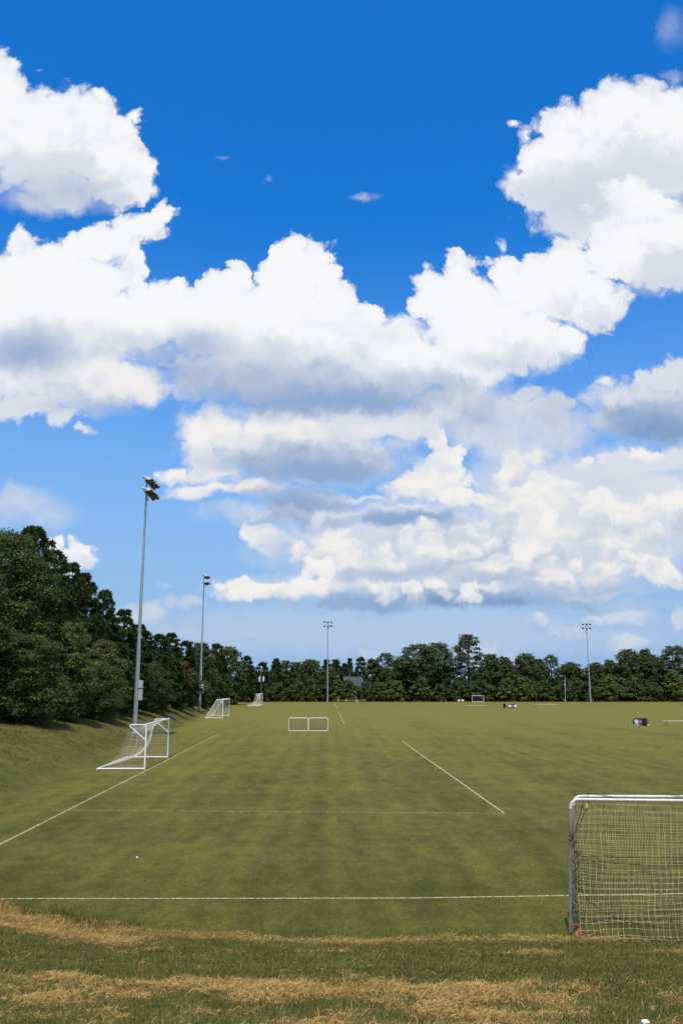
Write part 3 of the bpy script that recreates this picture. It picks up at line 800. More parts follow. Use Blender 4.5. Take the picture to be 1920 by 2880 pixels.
def build_grass():
    blade = foliage('grass_blade', (.048, .066, .012), (.19, .175, .045), .35, .7, 0, .7)
    hay = foliage('dry_hay', (.20, .115, .03), (.60, .38, .13), .2, .8, 0, 1.5)
    # bank sward
    x, y = scatter(190000, -9, 9, 7.6, 20.5)
    d = -toe_distance(x, y)
    dr = dryness(x, y)
    keep = (d > -.05) & (NR.random(len(x)) > dr * .55) & (np.abs(x) < y * .43 + 1.6)
    x, y, d = x[keep], y[keep], d[keep]
    n = len(x)
    tuft = fbm(x * 1.3, y * 1.3, 40)
    hgt = NR.uniform(.03, .075, n) * (.55 + tuft * .9)
    o = link('rough_grass', blade_mesh('rough_grass', x, y, height(x, y) - .005, hgt, NR.uniform(.005, .010, n), NR.uniform(.1, .75, n)), blade)
    o['kind'] = 'stuff'
    # long tussocks on the bank under the trees at left
    x, y = scatter(150000, -25, -11, 23, 120)
    d = -toe_distance(x, y)
    tuft = fbm(x * .8, y * .5, 44)
    keep = (d > .3) & (d < 9.5) & (NR.random(len(x)) < np.clip((tuft - .38) * 3, .06, 1))
    x, y, tuft = x[keep], y[keep], tuft[keep]
    n = len(x)
    bankm = foliage('bank_grass', (.065, .080, .014), (.23, .18, .048), .3, .75, 0, .25)
    o = link('bank_grass', blade_mesh('bank_grass', x, y, height(x, y) - .01, NR.uniform(.04, .12, n) * (.5 + tuft), NR.uniform(.012, .03, n), NR.uniform(.2, .9, n)), bankm)
    o['kind'] = 'stuff'
    # short turf in front of the bank and the taller fringe along its foot
    x, y = scatter(120000, -12, 11, 16.6, 24.5)
    d = -toe_distance(x, y)
    keep = (d < .05) & (np.abs(x) < y * .43 + 1.5) & (NR.random(len(x)) < np.clip((25 - y) / 5, .1, 1))
    x, y, d = x[keep], y[keep], d[keep]
    n = len(x)
    hgt = NR.uniform(.014, .032, n) + np.exp(-((d + .1) / .5) ** 2) * NR.uniform(.0, .05, n)
    turfm = foliage('turf_blade', (.075, .085, .014), (.22, .195, .042), .3, .75, 0, .5)
    o = link('short_turf', blade_mesh('short_turf', x, y, height(x, y), hgt, NR.uniform(.005, .009, n), NR.uniform(.1, .8, n)), turfm)
    o['kind'] = 'stuff'
    # tall weeds on the corner of the bank
    cx = np.concatenate([NR.normal(-6.0, .8, 22), NR.normal(-4.6, .9, 8), NR.uniform(-4, 6, 16)])
    cd = np.concatenate([NR.normal(.12, .22, 30), NR.normal(-.15, .15, 16)])
    cy = np.interp(-cx, -TOE[1:11, 0], TOE[1:11, 1]) - cd
    m = NR.integers(8, 46, len(cx))
    m[30:] = m[30:] // 4
    x = np.repeat(cx, m) + NR.normal(0, .10, m.sum())
    y = np.repeat(cy, m) + NR.normal(0, .07, m.sum())
    n = len(x)
    hgt = np.where(NR.random(n) < .07, NR.uniform(.28, .5, n), NR.uniform(.06, .22, n))
    weed = foliage('weed', (.040, .065, .016), (.12, .14, .04), .35, .7, 0, .7)
    o = link('tall_weeds', blade_mesh('tall_weeds', x, y, height(x, y) - .01, hgt, NR.uniform(.006, .013, n), NR.uniform(.1, .6, n)), weed)
    o['kind'] = 'stuff'
    # cut hay lying in swaths: strands heaped on each other
    x, y = scatter(900000, -9, 9, 7.6, 20.5)
    dr = dryness(x, y)
    keep = (NR.random(len(x)) < dr ** 1.3 * .62 + .018 * (-toe_distance(x, y) > .1)) & (np.abs(x) < y * .43 + 1.6)
    x, y, dr = x[keep], y[keep], dr[keep]
    n = len(x)
    heap = fbm(x * 2.2, y * 3.0, 50)
    z = height(x, y) + NR.random(n) * (.012 + .10 * dr * np.clip(heap - .30, 0, 1) * 1.6)
    a = NR.normal(0.0, .9, n) + np.where(NR.random(n) < .3, PI / 2, 0)
    L = NR.uniform(.03, .11, n)
    el = NR.normal(.05, .28, n)
    dvec = np.stack([np.cos(a) * np.cos(el), np.sin(a) * np.cos(el), np.sin(el)], 1) * L[:, None]
    wv = np.stack([-np.sin(a), np.cos(a), NR.normal(0, .6, n)], 1) * NR.uniform(.0014, .0032, n)[:, None]
    p0 = np.stack([x, y, z], 1)
    p1 = p0 + dvec * .5 + np.stack([np.zeros(n), np.zeros(n), L * NR.uniform(-.05, .14, n)], 1)
    p2 = p0 + dvec
    p2[:, 2] = np.maximum(p2[:, 2], z - .02)
    v = np.stack([p0 - wv, p0 + wv, p1 + wv, p1 - wv, p2 + wv * .4, p2 - wv * .4], 1).reshape(-1, 3)
    k = np.arange(n)[:, None] * 6
    f = np.concatenate([k + np.array([[0, 1, 2, 3]]), k + np.array([[3, 2, 4, 5]])])
    o = link('dry_hay', raw_mesh('dry_hay', v, f), hay)
    o['kind'] = 'stuff'
    print('blades', n)


build_grass()

# ------------------------------------------------------------------ goals
white_paint = simple('white_paint', (.80, .80, .78), .35, 0, .05, 9)
steel = simple('galvanised_steel', (.42, .44, .46), .42, .55, .18, 5)
pale_metal = simple('pale_goal_metal', (.62, .59, .55), .5, .0, .10, 7)
post_grey = simple('post_metal', (.21, .20, .18), .6, 0, .3, 4)
net_white = simple('net_twine', (.62, .60, .48), .9, 0, .15, 3)
net_tan = simple('net_twine_tan', (.55, .43, .25), .9, 0, .2, 3)
cord_black = simple('black_cord', (.015, .014, .014), .8, 0, .3, 30)


def arc(p, c, q, n=6):
    """rounded corner from p to q around control point c"""
    p, c, q = Vector(p), Vector(c), Vector(q)
    return [p * (1 - t) ** 2 + c * (2 * t * (1 - t)) + q * t * t for t in [i / n for i in range(n + 1)]]


def net_patch(mb, fn, ns, nt, r, sides=3):
    """fn(s, t) in 0..1 gives a point; strands along both directions"""
    for i in range(ns + 1):
        mb.tube([fn(i / ns, j / nt) for j in range(nt + 1)], r, sides, False)
    for j in range(nt + 1):
        mb.tube([fn(i / ns, j / nt) for i in range(ns + 1)], r, sides, False)


GOAL_W, GOAL_H = 7.32, 2.44


def curved_goal(label, loc, rz, r=.05, mesh_r=.0036, cells=48):
    """goal with short top arms that curl into braces and a net let down to a ground frame; opening faces +x"""
    t = thing('soccer_goal', label, 'soccer goal', loc, rz, 'goals along the left goal lines')
    D, TOPD = 2.6, .9
    for y in (0, GOAL_W):
        MB().tube([(0, y, 0), (0, y, GOAL_H + r)], r, 10).build('post', white_paint, t)
    MB().tube([(0, r, GOAL_H), (0, GOAL_W - r, GOAL_H)], r * .96, 10).build('crossbar', white_paint, t)
    for y in (0, GOAL_W):
        MB().tube([(-r, y, GOAL_H - .02)] + arc((-TOPD + .08, y, GOAL_H - .03), (-TOPD - .12, y, GOAL_H - .04), (-TOPD + .08, y, GOAL_H - .2))
                  + [(-r, y, GOAL_H - .82)], r * .62, 8).build('top_arm', white_paint, t)
        MB().tube([(-r, y, r), (-D, y, r)], r * .85, 8).build('ground_bar', white_paint, t)
    MB().tube([(-D, -r, r * 1.02), (-D, GOAL_W + r, r * 1.02)], r * .85, 8).build('back_bar', white_paint, t)
    nb = MB()

    def prof(s, q):
        e = math.sin(PI * s) ** .6
        wob = .04 * math.sin(s * 41) + .03 * math.sin(s * 17 + q * 5)
        pts = [(0, GOAL_H - .03), (-.45, GOAL_H - .05 - .22 * e), (-TOPD + .1 * e, GOAL_H - .1 - .55 * e), (-1.15 + .35 * e, 1.5 - .55 * e),
               (-1.5 + .25 * e, .75 - .35 * e), (-1.95, .28 - .12 * e), (-D + .02, .07)]
        k = q * (len(pts) - 1)
        i = min(int(k), len(pts) - 2)
        f = k - i
        x = pts[i][0] * (1 - f) + pts[i + 1][0] * f
        z = pts[i][1] * (1 - f) + pts[i + 1][1] * f
        return (x + wob * math.sin(PI * q), s * GOAL_W, max(z + wob * .5 * math.sin(PI * q), .03))
    net_patch(nb, prof, cells, 26, mesh_r)
    for y, sg in ((.02, 0), (GOAL_W - .02, 1)):
        def sidep(s, q, y=y, sg=sg):
            xb, _, zb = prof(sg, 1 - q * .72)
            return (xb * s, y + .05 * math.sin(3 * s + 5 * q), zb * (1 - s) * 1.0 + zb * s if s else zb)
        net_patch(nb, sidep, 12, 18, mesh_r)
    nb.build('net', net_white, t, False)
    return t


def slanted_goal(label, loc, rz, r=.055, mesh_r=.007):
    t = thing('soccer_goal', label, 'soccer goal', loc, rz, 'goals along the left goal lines')
    D, TOPD = 2.3, .82
    for y in (0, GOAL_W):
        MB().tube([(0, y, 0), (0, y, GOAL_H + r)], r, 10).build('post', white_paint, t)
        MB().tube([(-r, y, GOAL_H), (-TOPD, y, GOAL_H)], r * .85, 8).build('top_arm', white_paint, t)
        MB().tube([(-TOPD, y, GOAL_H + .04), (-D, y, r)], r * .8, 8).build('back_stay', white_paint, t)
        MB().tube([(-r, y, r), (-D + r, y, r)], r * .85, 8).build('ground_bar', white_paint, t)
    MB().tube([(0, r, GOAL_H), (0, GOAL_W - r, GOAL_H)], r * .96, 10).build('crossbar', white_paint, t)
    MB().tube([(-D, -r, r), (-D, GOAL_W + r, r)], r * .8, 8).build('back_bar', white_paint, t)
    nb = MB()

    def back(s, q):
        e = math.sin(PI * s) * math.sin(PI * q) * .15
        return (-TOPD - (D - TOPD) * q + e, s * GOAL_W, GOAL_H * (1 - q) + .06 - e)
    net_patch(nb, back, 40, 18, mesh_r)
    net_patch(nb, lambda s, q: (-TOPD * q, s * GOAL_W, GOAL_H - .02), 40, 5, mesh_r)
    for y in (.03, GOAL_W - .03):
        net_patch(nb, lambda s, q, y=y: ((-TOPD - (D - TOPD) * q) * s, y, GOAL_H * (1 - q) + .06), 9, 16, mesh_r)
    nb.build('net', net_white, t, False)
    return t


curved_goal('full-size white goal nearest on the left, sagging net, beside the tallest floodlight pole', (-10.92, 47.7, 0), math.radians(1.8))
slanted_goal('white goal with straight slanted back stays, second along the left side', (-16.15, 115.4, 0), math.radians(.6))
curved_goal('small-looking white goal farthest along the left, below the pole with two transformers', (-16.97, 176.3, 0), math.radians(1.0), .06, .008, 36)


def near_goal(label, left, right, netfn, drop, lacing):
    """round-cornered tube frame with a tan net hanging from its bar"""
    a, c = Vector(left), Vector(right)
    d = c - a
    L = d.length
    t = thing('soccer_goal', label, 'soccer goal', left, math.atan2(d.y, d.x), 'pair of goals standing back to back')
    r, H, R = .030, 2.46, .17
    pts = [(0, 0, 1.2)] + arc((0, 0, H - R), (0, 0, H), (R, 0, H)) + [(L * .33, 0, H - .012), (L * .66, 0, H - .012)] + arc((L - R, 0, H), (L, 0, H), (L, 0, H - R)) + [(L, 0, 1.2)]
    k = next(i for i, p in enumerate(pts) if p[2] > 2.0)
    MB().tube(pts[k:-(k + 1)], r, 12).build('crossbar', pale_metal, t)
    MB().tube([(0, 0, 0), (0, 0, 1.2), pts[k]], r * .98, 12).build('post', post_grey, t)
    MB().tube([(L, 0, 0), (L, 0, 1.2), (L, 0, H - R)], r * .98, 12).build('post', post_grey, t)
    nb = MB()
    net_patch(nb, netfn, 60, 22, .0024, 4)
    nb.build('net', net_tan, t, False)
    cb = MB()
    for p in lacing:
        cb.tube(p, .0065, 5)
    cb.build('cord', cord_black, t, True)
    for c in kids(t):                       # the slack frame leans a little to the right
        for v in c.data.vertices:
            v.co.x += .058 * v.co.z
    return t


def hang_near(s, q):
    x = .12 + s * 7.1
    edge = max(0, 1 - x / .9)
    pull = .26 * math.exp(-((q - .32) / .2) ** 2) * edge - .10 * edge * q
    z = 2.40 * (1 - q) - .03
    wob = .035 * math.sin(x * 5.1 + q * 3) + .02 * math.sin(x * 11 + q * 9)
    x2 = x - pull * .6 + .012 * math.sin(q * 25 + x * 7) + .05 * math.sin(q * 6) * math.exp(-x)
    z2 = z - .05 * edge * math.sin(q * 9) + .02 * math.sin(x * 2.3 + q * 6) * (1 - q) + .16 * q * (1 - q) * math.exp(-x * 1.2)
    y = -.05 - .34 * q ** 3 + wob
    if z2 < .06:
        y -= .25 * (.06 - z2)
        z2 = .03 + .03 * abs(math.sin(x * 23))
    return (x2, y, z2)


def hang_far(s, q):
    x = .08 + s * 7.15
    edge = max(0, 1 - x / .7)
    z = 2.42 * (1 - q ** .92) - .02
    x2 = x + .05 * edge + .02 * math.sin(q * 14 + x * 3) + .03 * q
    z2 = z + .03 * math.sin(x * 1.7 + q * 4)
    if z2 < .14:
        z2 = .04 + .05 * abs(math.sin(x * 31 + q * 90))
    return (x2, .04 + .1 * q + .04 * math.sin(x * 4 + q * 5), z2)


def lace(x0, z0, z1, n, ph):
    return [(x0 + .045 * math.sin(i * 1.9 + ph) + .02 * math.sin(i * .7), -.05 + .05 * math.cos(i * 1.3), z0 + (z1 - z0) * i / n) for i in range(n + 1)]


near_cords = [lace(.075, .08, 1.78, 26, 0), lace(.12, .10, 1.5, 20, 2), lace(.05, .9, 1.85, 14, 4),
              [(.35, -.04, 2.44), (.21, -.06, 2.1), (.10, -.05, 1.86), (.02, -.05, 1.80)],
              [(.245, -.04, 2.42), (.14, -.06, 2.1), (.06, -.05, 1.83)],
              [(.02, -.05, 1.80), (-.045, .0, 1.79), (.02, .05, 1.80), (.06, -.04, 1.77), (-.04, -.05, 1.72), (.05, .02, 1.70)],
              [(.08, -.06, 1.5), (.21, -.1, 1.51), (.16, -.09, 1.46), (.05, -.05, 1.49), (.20, -.1, 1.43)],
              [(.20, -.1, 1.43)] + [(.3 + i * .5, -.09, 1.425 - .012 * math.sin(i) - .003 * i) for i in range(14)],
              [(.10, -.08, 1.29), (.18, -.1, 1.37)] + [(.45 + i * .5, -.10, 1.33 - .05 * (1 - math.exp(-i * .5)) - .02 * math.sin(i * .6)) for i in range(14)],
              [(.10, -.1, .98), (.27, -.12, .67), (.55, -.15, .47), (.85, -.2, .34), (1.2, -.25, .26), (1.8, -.3, .2), (2.6, -.33, .16), (4.5, -.35, .12)],
              [(.27, -.12, .67), (.25, -.12, .4), (.22, -.1, .12)],
              [(.15, -.15, .1), (.5, -.28, .04)] + [(.9 + i * .6, -.42, .035 + .015 * math.sin(i * 2)) for i in range(11)]]
far_cords = [[(.25 + i * .12, .05 * math.cos(i * .52 + 1), 2.46 + .05 * math.sin(i * .52 + 1)) for i in range(56)],
             [(.28, -.05, 2.5), (.26, -.06, 2.3), (.20, -.1, 2.2)],
             lace(.06, .1, 1.6, 18, 1),
             [(.15 + i * .4, .13, .075 + .03 * math.sin(i * 2.2)) for i in range(18)]]
near_goal('nearer round-cornered goal frame at the right edge, tan net laced on with black cord', (4.37, 17.07, 0), (11.6, 16.72, 0), hang_near, 1, near_cords)
near_goal('goal frame standing just behind the nearest one, its crossbar showing above', (4.55, 17.52, 0), (11.85, 17.55, 0), hang_far, 0, far_cords)

yellow = simple('yellow_plastic', (.75, .62, .06), .5)
mb = MB()
mb.slab([(-.03, 0), (.02, .01), (.028, .07), (.01, .105), (-.022, .095), (-.028, .05)], -.004, .004)
tg = mb.build('tag', yellow, None, False)
tg.location = (4.79, 16.98, 2.30)
tg.rotation_euler = (.1, .2, .35)
tag(tg, 'small yellow tag hanging below the crossbar of the nearest goal', 'tag')

# red weight bag at the post foot
red_cloth = simple('red_cloth', (.34, .075, .065), .9, 0, .3, 14, .6)
bm = bmesh.new()
bmesh.ops.create_icosphere(bm, subdivisions=4, radius=1.0)
for v in bm.verts:
    p = v.co.copy()
    f = 1 + .16 * math.sin(p.x * 5 + p.z * 4) + .10 * math.sin(p.y * 9 + p.x * 3) + .05 * math.sin(p.z * 17)
    neck = .45 + .55 * min(1, max(0, (.9 - p.z) * .9))
    v.co = Vector((p.x * .068 * f * neck + .05 * p.z, p.y * .06 * f * neck,   .075 + p.z * .09 * (1 + .1 * math.sin(p.x * 6))))
t = thing('weight_bag', 'faded red cloth weight bag slumped at the foot of the nearest goal post', 'weight bag', (4.49, 16.93, h1(4.49, 16.93) - .01), .4)
MB().bm(bm, lambda p: p).build('bag', red_cloth, t)
MB().tube([(.03, 0, .18), (-.02, .02, .22), (-.09, .08, .2), (-.14, .12, .12)], .014, 6).build('strap', red_cloth, t)


# the two little training goals in the middle
def small_goal(label, loc, rz, W=1.9, H=1.27, D=.9, r=.032, group=None):
    t = thing('training_goal', label, 'training goal', loc, rz, group)
    R = .16
    pts = [(r, 0, r)] + [(0, 0, r * 3)] + arc((0, 0, H - R), (0, 0, H), (R, 0, H)) + arc((W - R, 0, H), (W, 0, H), (W, 0, H - R)) + [(W, 0, r * 3), (W - r, 0, r)]
    MB().tube(pts, r, 10).build('frame', white_paint, t)
    MB().tube([(r * .5, 0, r), (W - r * .5, 0, r)], r * .98, 10).build('front_bar', white_paint, t)
    dark_net = net_dark
    for x in (0.03, W - .03):
        MB().tube([(x, .03, H * .97), (x, D * .35, H * .9), (x, D, r)], r * .5, 6).build('back_stay', dark_frame, t)
        MB().tube([(x, .03, r), (x, D, r)], r * .5, 6).build('ground_bar', dark_frame, t)
    MB().tube([(0, D, r), (W, D, r)], r * .5, 6).build('back_bar', dark_frame, t)
    nb = MB()
    net_patch(nb, lambda s, q: (.04 + s * (W - .08), .05 + (D - .07) * q ** 1.15 + .06 * math.sin(PI * s) * math.sin(PI * q), (H - .05) * (1 - q) + .05), 16, 12, .006)
    for x in (.05, W - .05):
        net_patch(nb, lambda s, q, x=x: (x, (.05 + (D - .07) * q ** 1.15) * s, (H - .05) * (1 - q) + .05), 6, 12, .006)
    nb.build('net', dark_net, t, False)
    return t


net_dark = simple('net_twine_dark', (.10, .13, .15), .9)
dark_frame = simple('dark_tube', (.07, .08, .09), .6)
small_goal('left one of two small white training goals side by side mid-field', (-5.25, 84.9, 0), .02, group='small training goals mid-field')
small_goal('right one of two small white training goals side by side mid-field', (-3.27, 84.95, 0), -.015, group='small training goals mid-field')
small_goal('small white goal with dark net standing alone at the far edge, before the trees', (32.95, 213.4, 0), 0, 2.95, 1.55, 1.2, .05)


# ------------------------------------------------------------------ floodlight poles
lens_glass = simple('lamp_glass', (.05, .055, .06), .15, 0, .1)
housing = simple('lamp_housing', (.36, .365, .36), .45, .2, .12, 4)
cabinet_paint = simple('cabinet_grey', (.40, .42, .43), .55, .1, .1, 4)


def flood_fn(p, yaw, tilt):
    M = Matrix.Translation(p) @ Matrix.Rotation(yaw, 4, 'Z') @ Matrix.Rotation(PI / 2 + tilt, 4, 'Y')
    return lambda v: M @ v


def floodlight(parent, p, yaw, tilt, size=.30):
    """bowl-shaped lamp with ballast cap behind and a visor above the rim"""
    fn = flood_fn(Vector(p), yaw, tilt)
    k = size / .30
    prof = [(.001, -.36), (.07, -.36), (.085, -.33), (.085, -.22), (.12, -.20), (.17, -.14), (.225, -.05), (.265, .05), (.29, .13), (.31, .14), (.31, .165), (.285, .165)]
    mb = MB().lathe([(a * k, b * k) for a, b in prof], 14, fn)
    # visor: the rim's upper half drawn forward
    base = len(mb.v)
    n = 10
    for i in range(n + 1):
        th = PI / 2 + PI * i / n
        ln = .17 + .16 * math.sin(PI * i / n)
        for rr, hh in ((.31, .15), (.30, .15 + ln)):
            mb.v.append(fn(Vector((rr * k * math.cos(th), rr * k * math.sin(th), hh * k))))
    for i in range(n):
        a = base + 2 * i
        mb.f.append((a, a + 2, a + 3, a + 1))
    o = mb.build('floodlight', housing, parent)
    MB().lathe([(.29 * k, .12 * k), (.15 * k, .135 * k), (.001, .14 * k)], 14, fn).build('lens', lens_glass, o)
    return o


def light_pole(label, loc, H, arm_yaw, face, n, spacing, joint=.33, cabinets=True, group='tall floodlight poles'):
    t = thing('floodlight_pole', label, 'floodlight pole', loc, 0, group)
    zj = H * joint
    MB().tube([(0, 0, -.3), (0, 0, zj), (0, 0, zj + .02)], [.19, .165, .165], 14).build('lower_pole', steel, t)
    MB().tube([(0, 0, zj), (0, 0, H)], [.145, .085], 12).build('upper_pole', steel, t)
    MB().lathe([(.30, -.05), (.30, .05), (.20, .06), (.19, .10)], 14).build('base_collar', steel, t)
    if cabinets:
        MB().box((.35, -.02, 3.15), (.34, .26, .92), 0, .02).build('cabinet', cabinet_paint, t)
        MB().box((.34, -.02, 4.02), (.36, .27, .66), 0, .02).build('cabinet', cabinet_paint, t)
        MB().tube([(.17, .0, 4.35), (.17, 0, 6.5)], .02, 6).build('conduit', steel, t)
    ax = Vector((math.cos(arm_yaw), math.sin(arm_yaw), 0))
    for z in (H - .15, H - 1.15):
        half = spacing * (n - 1) / 2 + .15
        MB().tube([Vector((0, 0, z)) - ax * half, Vector((0, 0, z)) + ax * half], .045, 8).build('crossarm', steel, t)
        for i in range(n):
            c = Vector((0, 0, z)) + ax * (spacing * (i - (n - 1) / 2))
            yaw = face + .10 * math.sin(i * 2.1 + z)
            f = Vector((math.cos(yaw), math.sin(yaw), 0))
            p = c + f * .31 + Vector((0, 0, -.10))
            fl = floodlight(t, p, yaw, .60 + .08 * math.sin(i * 1.7 + z * 3), .31)
            MB().tube([c, c + f * .12, p - f * .12 + Vector((0, 0, .1))], .03, 6).build('bracket', steel, fl)
    MB().box((.10, 0, H - 1.75), (.16, .2, .3), 0, .02).build('junction_box', cabinet_paint, t)
    return t


light_pole('tallest-looking grey floodlight pole on the left bank behind the nearest left goal', (-17.23, 71, h1(-17.23, 71)), 22.35 - h1(-17.23, 71), PI / 2, -.12, 6, .58)
light_pole('second grey floodlight pole down the left tree line, before the dark pines', (-21.9, 131, h1(-21.9, 131)), 21.6 - h1(-21.9, 131), PI / 2, -.15, 5, .62)
light_pole('grey floodlight pole at the far edge, left of the long white bench', (-3.49, 212.3, 0), 20.3, .12, -PI / 2 + .12, 3, .92, .3, False)
light_pole('grey floodlight pole at the far right edge, right of the thin lamp post', (62.7, 213.0, 0), 19.8, -.10, -PI / 2 - .1, 3, .92, .3, False)

# wooden utility pole with two transformers
weathered = simple('weathered_wood', (.12, .10, .08), .9, 0, .25, 5, .4)
ceram = simple('pale_enamel', (.66, .70, .70), .4, 0, .08, 3)
t = thing('utility_pole', 'thin dark utility pole carrying two pale grey transformers, beyond the farthest left goal', 'utility pole', (-20.6, 216, h1(-20.6, 216)))
MB().tube([(0, 0, -.3), (0, 0, 8.3)], [.14, .10], 10).build('pole', weathered, t)
MB().box((.1, 0, 7.55), (2.2, .10, .12), 0, .01).build('crossarm', weathered, t)
for x in (-.42, .62):
    o = MB().lathe([(.001, 6.42), (.05, 6.42), (.06, 6.25), (.20, 6.18), (.22, 6.12), (.22, 5.05), (.20, 5.0), (.001, 5.0)], 14, lambda v, x=x: v + Vector((x, -.1, 0))).build('transformer', ceram, t)
    MB().lathe([(.001, 6.62), (.035, 6.62), (.05, 6.5), (.03, 6.42)], 8, lambda v, x=x: v + Vector((x, -.1, 0))).build('bushing', ceram, o)
for x in (-.9, .35, 1.1):
    MB().lathe([(.001, 7.95), (.05, 7.93), (.07, 7.84), (.04, 7.76), (.05, 7.6)], 8, lambda v, x=x: v + Vector((x, 0, 0))).build('insulator', ceram, t)

t = thing('lamp_post', 'thin grey lamp post with a short arm, leaning before the far right trees', 'lamp post', (56.7, 214.5, -.05), 0)
MB().tube([(0, 0, -.2), (.12, 0, 3.3), (.30, 0, 6.5)], [.11, .095, .08], 10).build('pole', steel, t)
MB().tube([(.30, 0, 6.4), (0, 0, 6.55), (-.7, 0, 6.55)], .04, 8).build('arm', steel, t)
MB().lathe([(.001, .10), (.10, .09), (.16, 0), (.15, -.08), (.001, -.10)], 10, lambda v: Vector((v.x * 1.9 - .85, v.y, v.z + 6.5))).build('lamp_head', housing, t)
MB().lathe([(.001, 4.55), (.13, 4.5), (.15, 4.2), (.001, 4.1)], 10, lambda v: v + Vector((.05, -.12, 0))).build('meter', ceram, t)

# ------------------------------------------------------------------ benches, bins, banners
bench_alu = simple('bench_aluminium', (.72, .70, .60), .4, .15, .08, 4)
bench_leg = simple('bench_leg', (.16, .17, .17), .6, .3)


def bench(label, loc, rz, L=4.65, group='benches on the field'):
    t = thing('bench', label, 'bench', loc, rz, group)
    MB().box((0, 0, .45), (L, .28, .05), 0, .012).build('seat', bench_alu, t)
    for x in (-L / 2 + .25, 0, L / 2 - .25):
        mb = MB()
        mb.tube([(x, 0, .425), (x, 0, .04)], .04, 8)
        mb.tube([(x, -.22, .03), (x, .22, .03)], .03, 8)
        mb.tube([(x, -.13, .41), (x, 0, .25)], .02, 6).tube([(x, .13, .41), (x, 0, .25)], .02, 6)
        mb.build('leg', bench_leg, t)
    return t


bench('pale backless bench left of the far banner with white roundels, below the small far goal', (26.1, 164.0, 0), .16)
bench('pale backless bench far right, between the far banner and the thin lamp post', (41.3, 170.0, 0), .03, 4.9)
bench('pale backless bench cut by the right edge, beside the bluish banner', (39.3, 97.3, 0), .06, 5.0)
bench('long white bench at the far edge, right of the central floodlight pole', (2.75, 212.6, -.02), -.01, 6.9)

bin_dark = simple('dark_bin', (.020, .021, .024), .55, 0, .3, 5)
bin_lip = simple('bin_rim', (.10, .045, .035), .6)


def trash_bin(label, loc):
    t = thing('trash_bin', label, 'trash bin', loc, .3, 'dark bins by the banners')
    MB().lathe([(.001, .0), (.23, .0), (.245, .03), (.285, .80), (.27, .80), (.235, .08), (.001, .07)], 18).build('body', bin_dark, t)
    MB().lathe([(.286, .78), (.305, .79), (.305, .835), (.28, .84), (.268, .80)], 18).build('rim', bin_lip, t)
    return t


trash_bin('dark bin with reddish rim left of the red banner with white roundels', (31.15, 162.0, 0))
trash_bin('dark bin standing in front of the bluish banner at right', (33.95, 95.3, 0))

ban_dark = simple('banner_black', (.018, .016, .022), .7)
ban_red = simple('banner_red', (.20, .035, .03), .7)
ban_white = simple('banner_white', (.78, .76, .78), .7)
ban_blue = simple('banner_pale_blue', (.36, .46, .72), .7, 0, .35, 5)
ban_letter = simple('banner_letter', (.60, .22, .20), .7)


def stadium(cx, cz, w, h, n=10):
    r = h / 2
    pts = []
    for sx, a0 in ((1, -PI / 2), (-1, PI / 2)):
        for i in range(n + 1):
            a = a0 + PI * i / n
            pts.append((cx + sx * (w / 2 - r) + r * math.cos(a), cz + r * math.sin(a)))
    return pts


def disc(cx, cz, r, n=18):
    return [(cx + r * math.cos(2 * PI * i / n), cz + r * math.sin(2 * PI * i / n)) for i in range(n)]


def banner(label, loc, rz, roundel, feet):
    """fold-out two-sided banner: a stadium-shaped printed panel on either face, leaning together like a tent"""
    t = thing('banner', label, 'banner', loc, rz, 'fold-out banners on the field')
    W, H = 1.72, .80
    lean = .22
    for sgn in (-1, 1):
        R = Matrix.Translation((0, sgn * .19, 0)) @ Matrix.Rotation(sgn * lean, 4, 'X')

        def part(outl, y, name, mat, parent, th=.006):
            mb = MB().slab(outl, sgn * y - th / 2, sgn * y + th / 2)
            mb.v = [R @ v for v in mb.v]
            return mb.build(name, mat, parent, False)
        p = part(stadium(0, H / 2, W, H), 0, 'panel', ban_dark, t, .03)
        part([(-.34, .12), (.34, .12), (.34, .62), (-.34, .62)], .019, 'print', ban_red, p)
        for x in (-.52, .52):
            part(disc(x, H / 2, .235), .024, 'roundel', roundel, p)
            part([(x - .05, .35), (x + .06, .33), (x + .03, .47), (x - .02, .5)], .03, 'emblem', ban_letter if feet else ban_dark, p)
        for i, x in enumerate((-.24, -.14, -.04, .06, .16, .25)):
            part([(x - .035, .30), (x + .03, .30), (x + .035, .42 + .02 * (i % 2)), (x - .03, .44)], .026, 'lettering', ban_letter, p)
    if feet:
        for x0, x1 in ((-.88, -.30), (.30, .92)):
            MB().tube([(x0, -.27, .035), (x1, -.27, .035)], .03, 8).build('foot_bar', white_paint, t)
        MB().tube([(.62, -.15, .78), (.92, -.2, .05)], .014, 6).build('stay', bench_leg, t)
    else:
        MB().tube([(.80, -.1, .12), (1.05, -.25, .04)], .02, 6).build('stay', bench_leg, t)
    return t


banner('dark red fold-out banner with two white roundels, right of the far bin', (32.75, 162.2, 0), -.08, ban_white, False)
banner('fold-out banner with pale blue roundels and white foot bars, behind the bin at right', (34.05, 96.9, 0), .05, ban_blue, True)
banner('small red banner half hidden at the far edge, left of the lone goal', (30.4, 215.6, -.04), 0, ban_white, False)

# scraps of litter
paper = simple('white_paper', (.85, .85, .84), .7)


def scrap(label, loc, size, seed):
    bm = bmesh.new()
    bmesh.ops.create_icosphere(bm, subdivisions=3, radius=1.0)
    r = random.Random(seed)
    ph = [r.uniform(0, 6) for _ in range(6)]
    for v in bm.verts:
        p = v.co
        f = 1 + .3 * math.sin(p.x * 4 + ph[0]) * math.sin(p.y * 5 + ph[1]) + .25 * abs(math.sin(p.z * 6 + p.x * 3 + ph[2]))
        v.co = Vector((p.x * size * f, p.y * size * .7 * f, size * .5 + p.z * size * .5 * f))
    o = MB().bm(bm, lambda p: p).build('paper_scrap', paper, None, False)
    o.location = loc
    tag(o, label, 'litter')


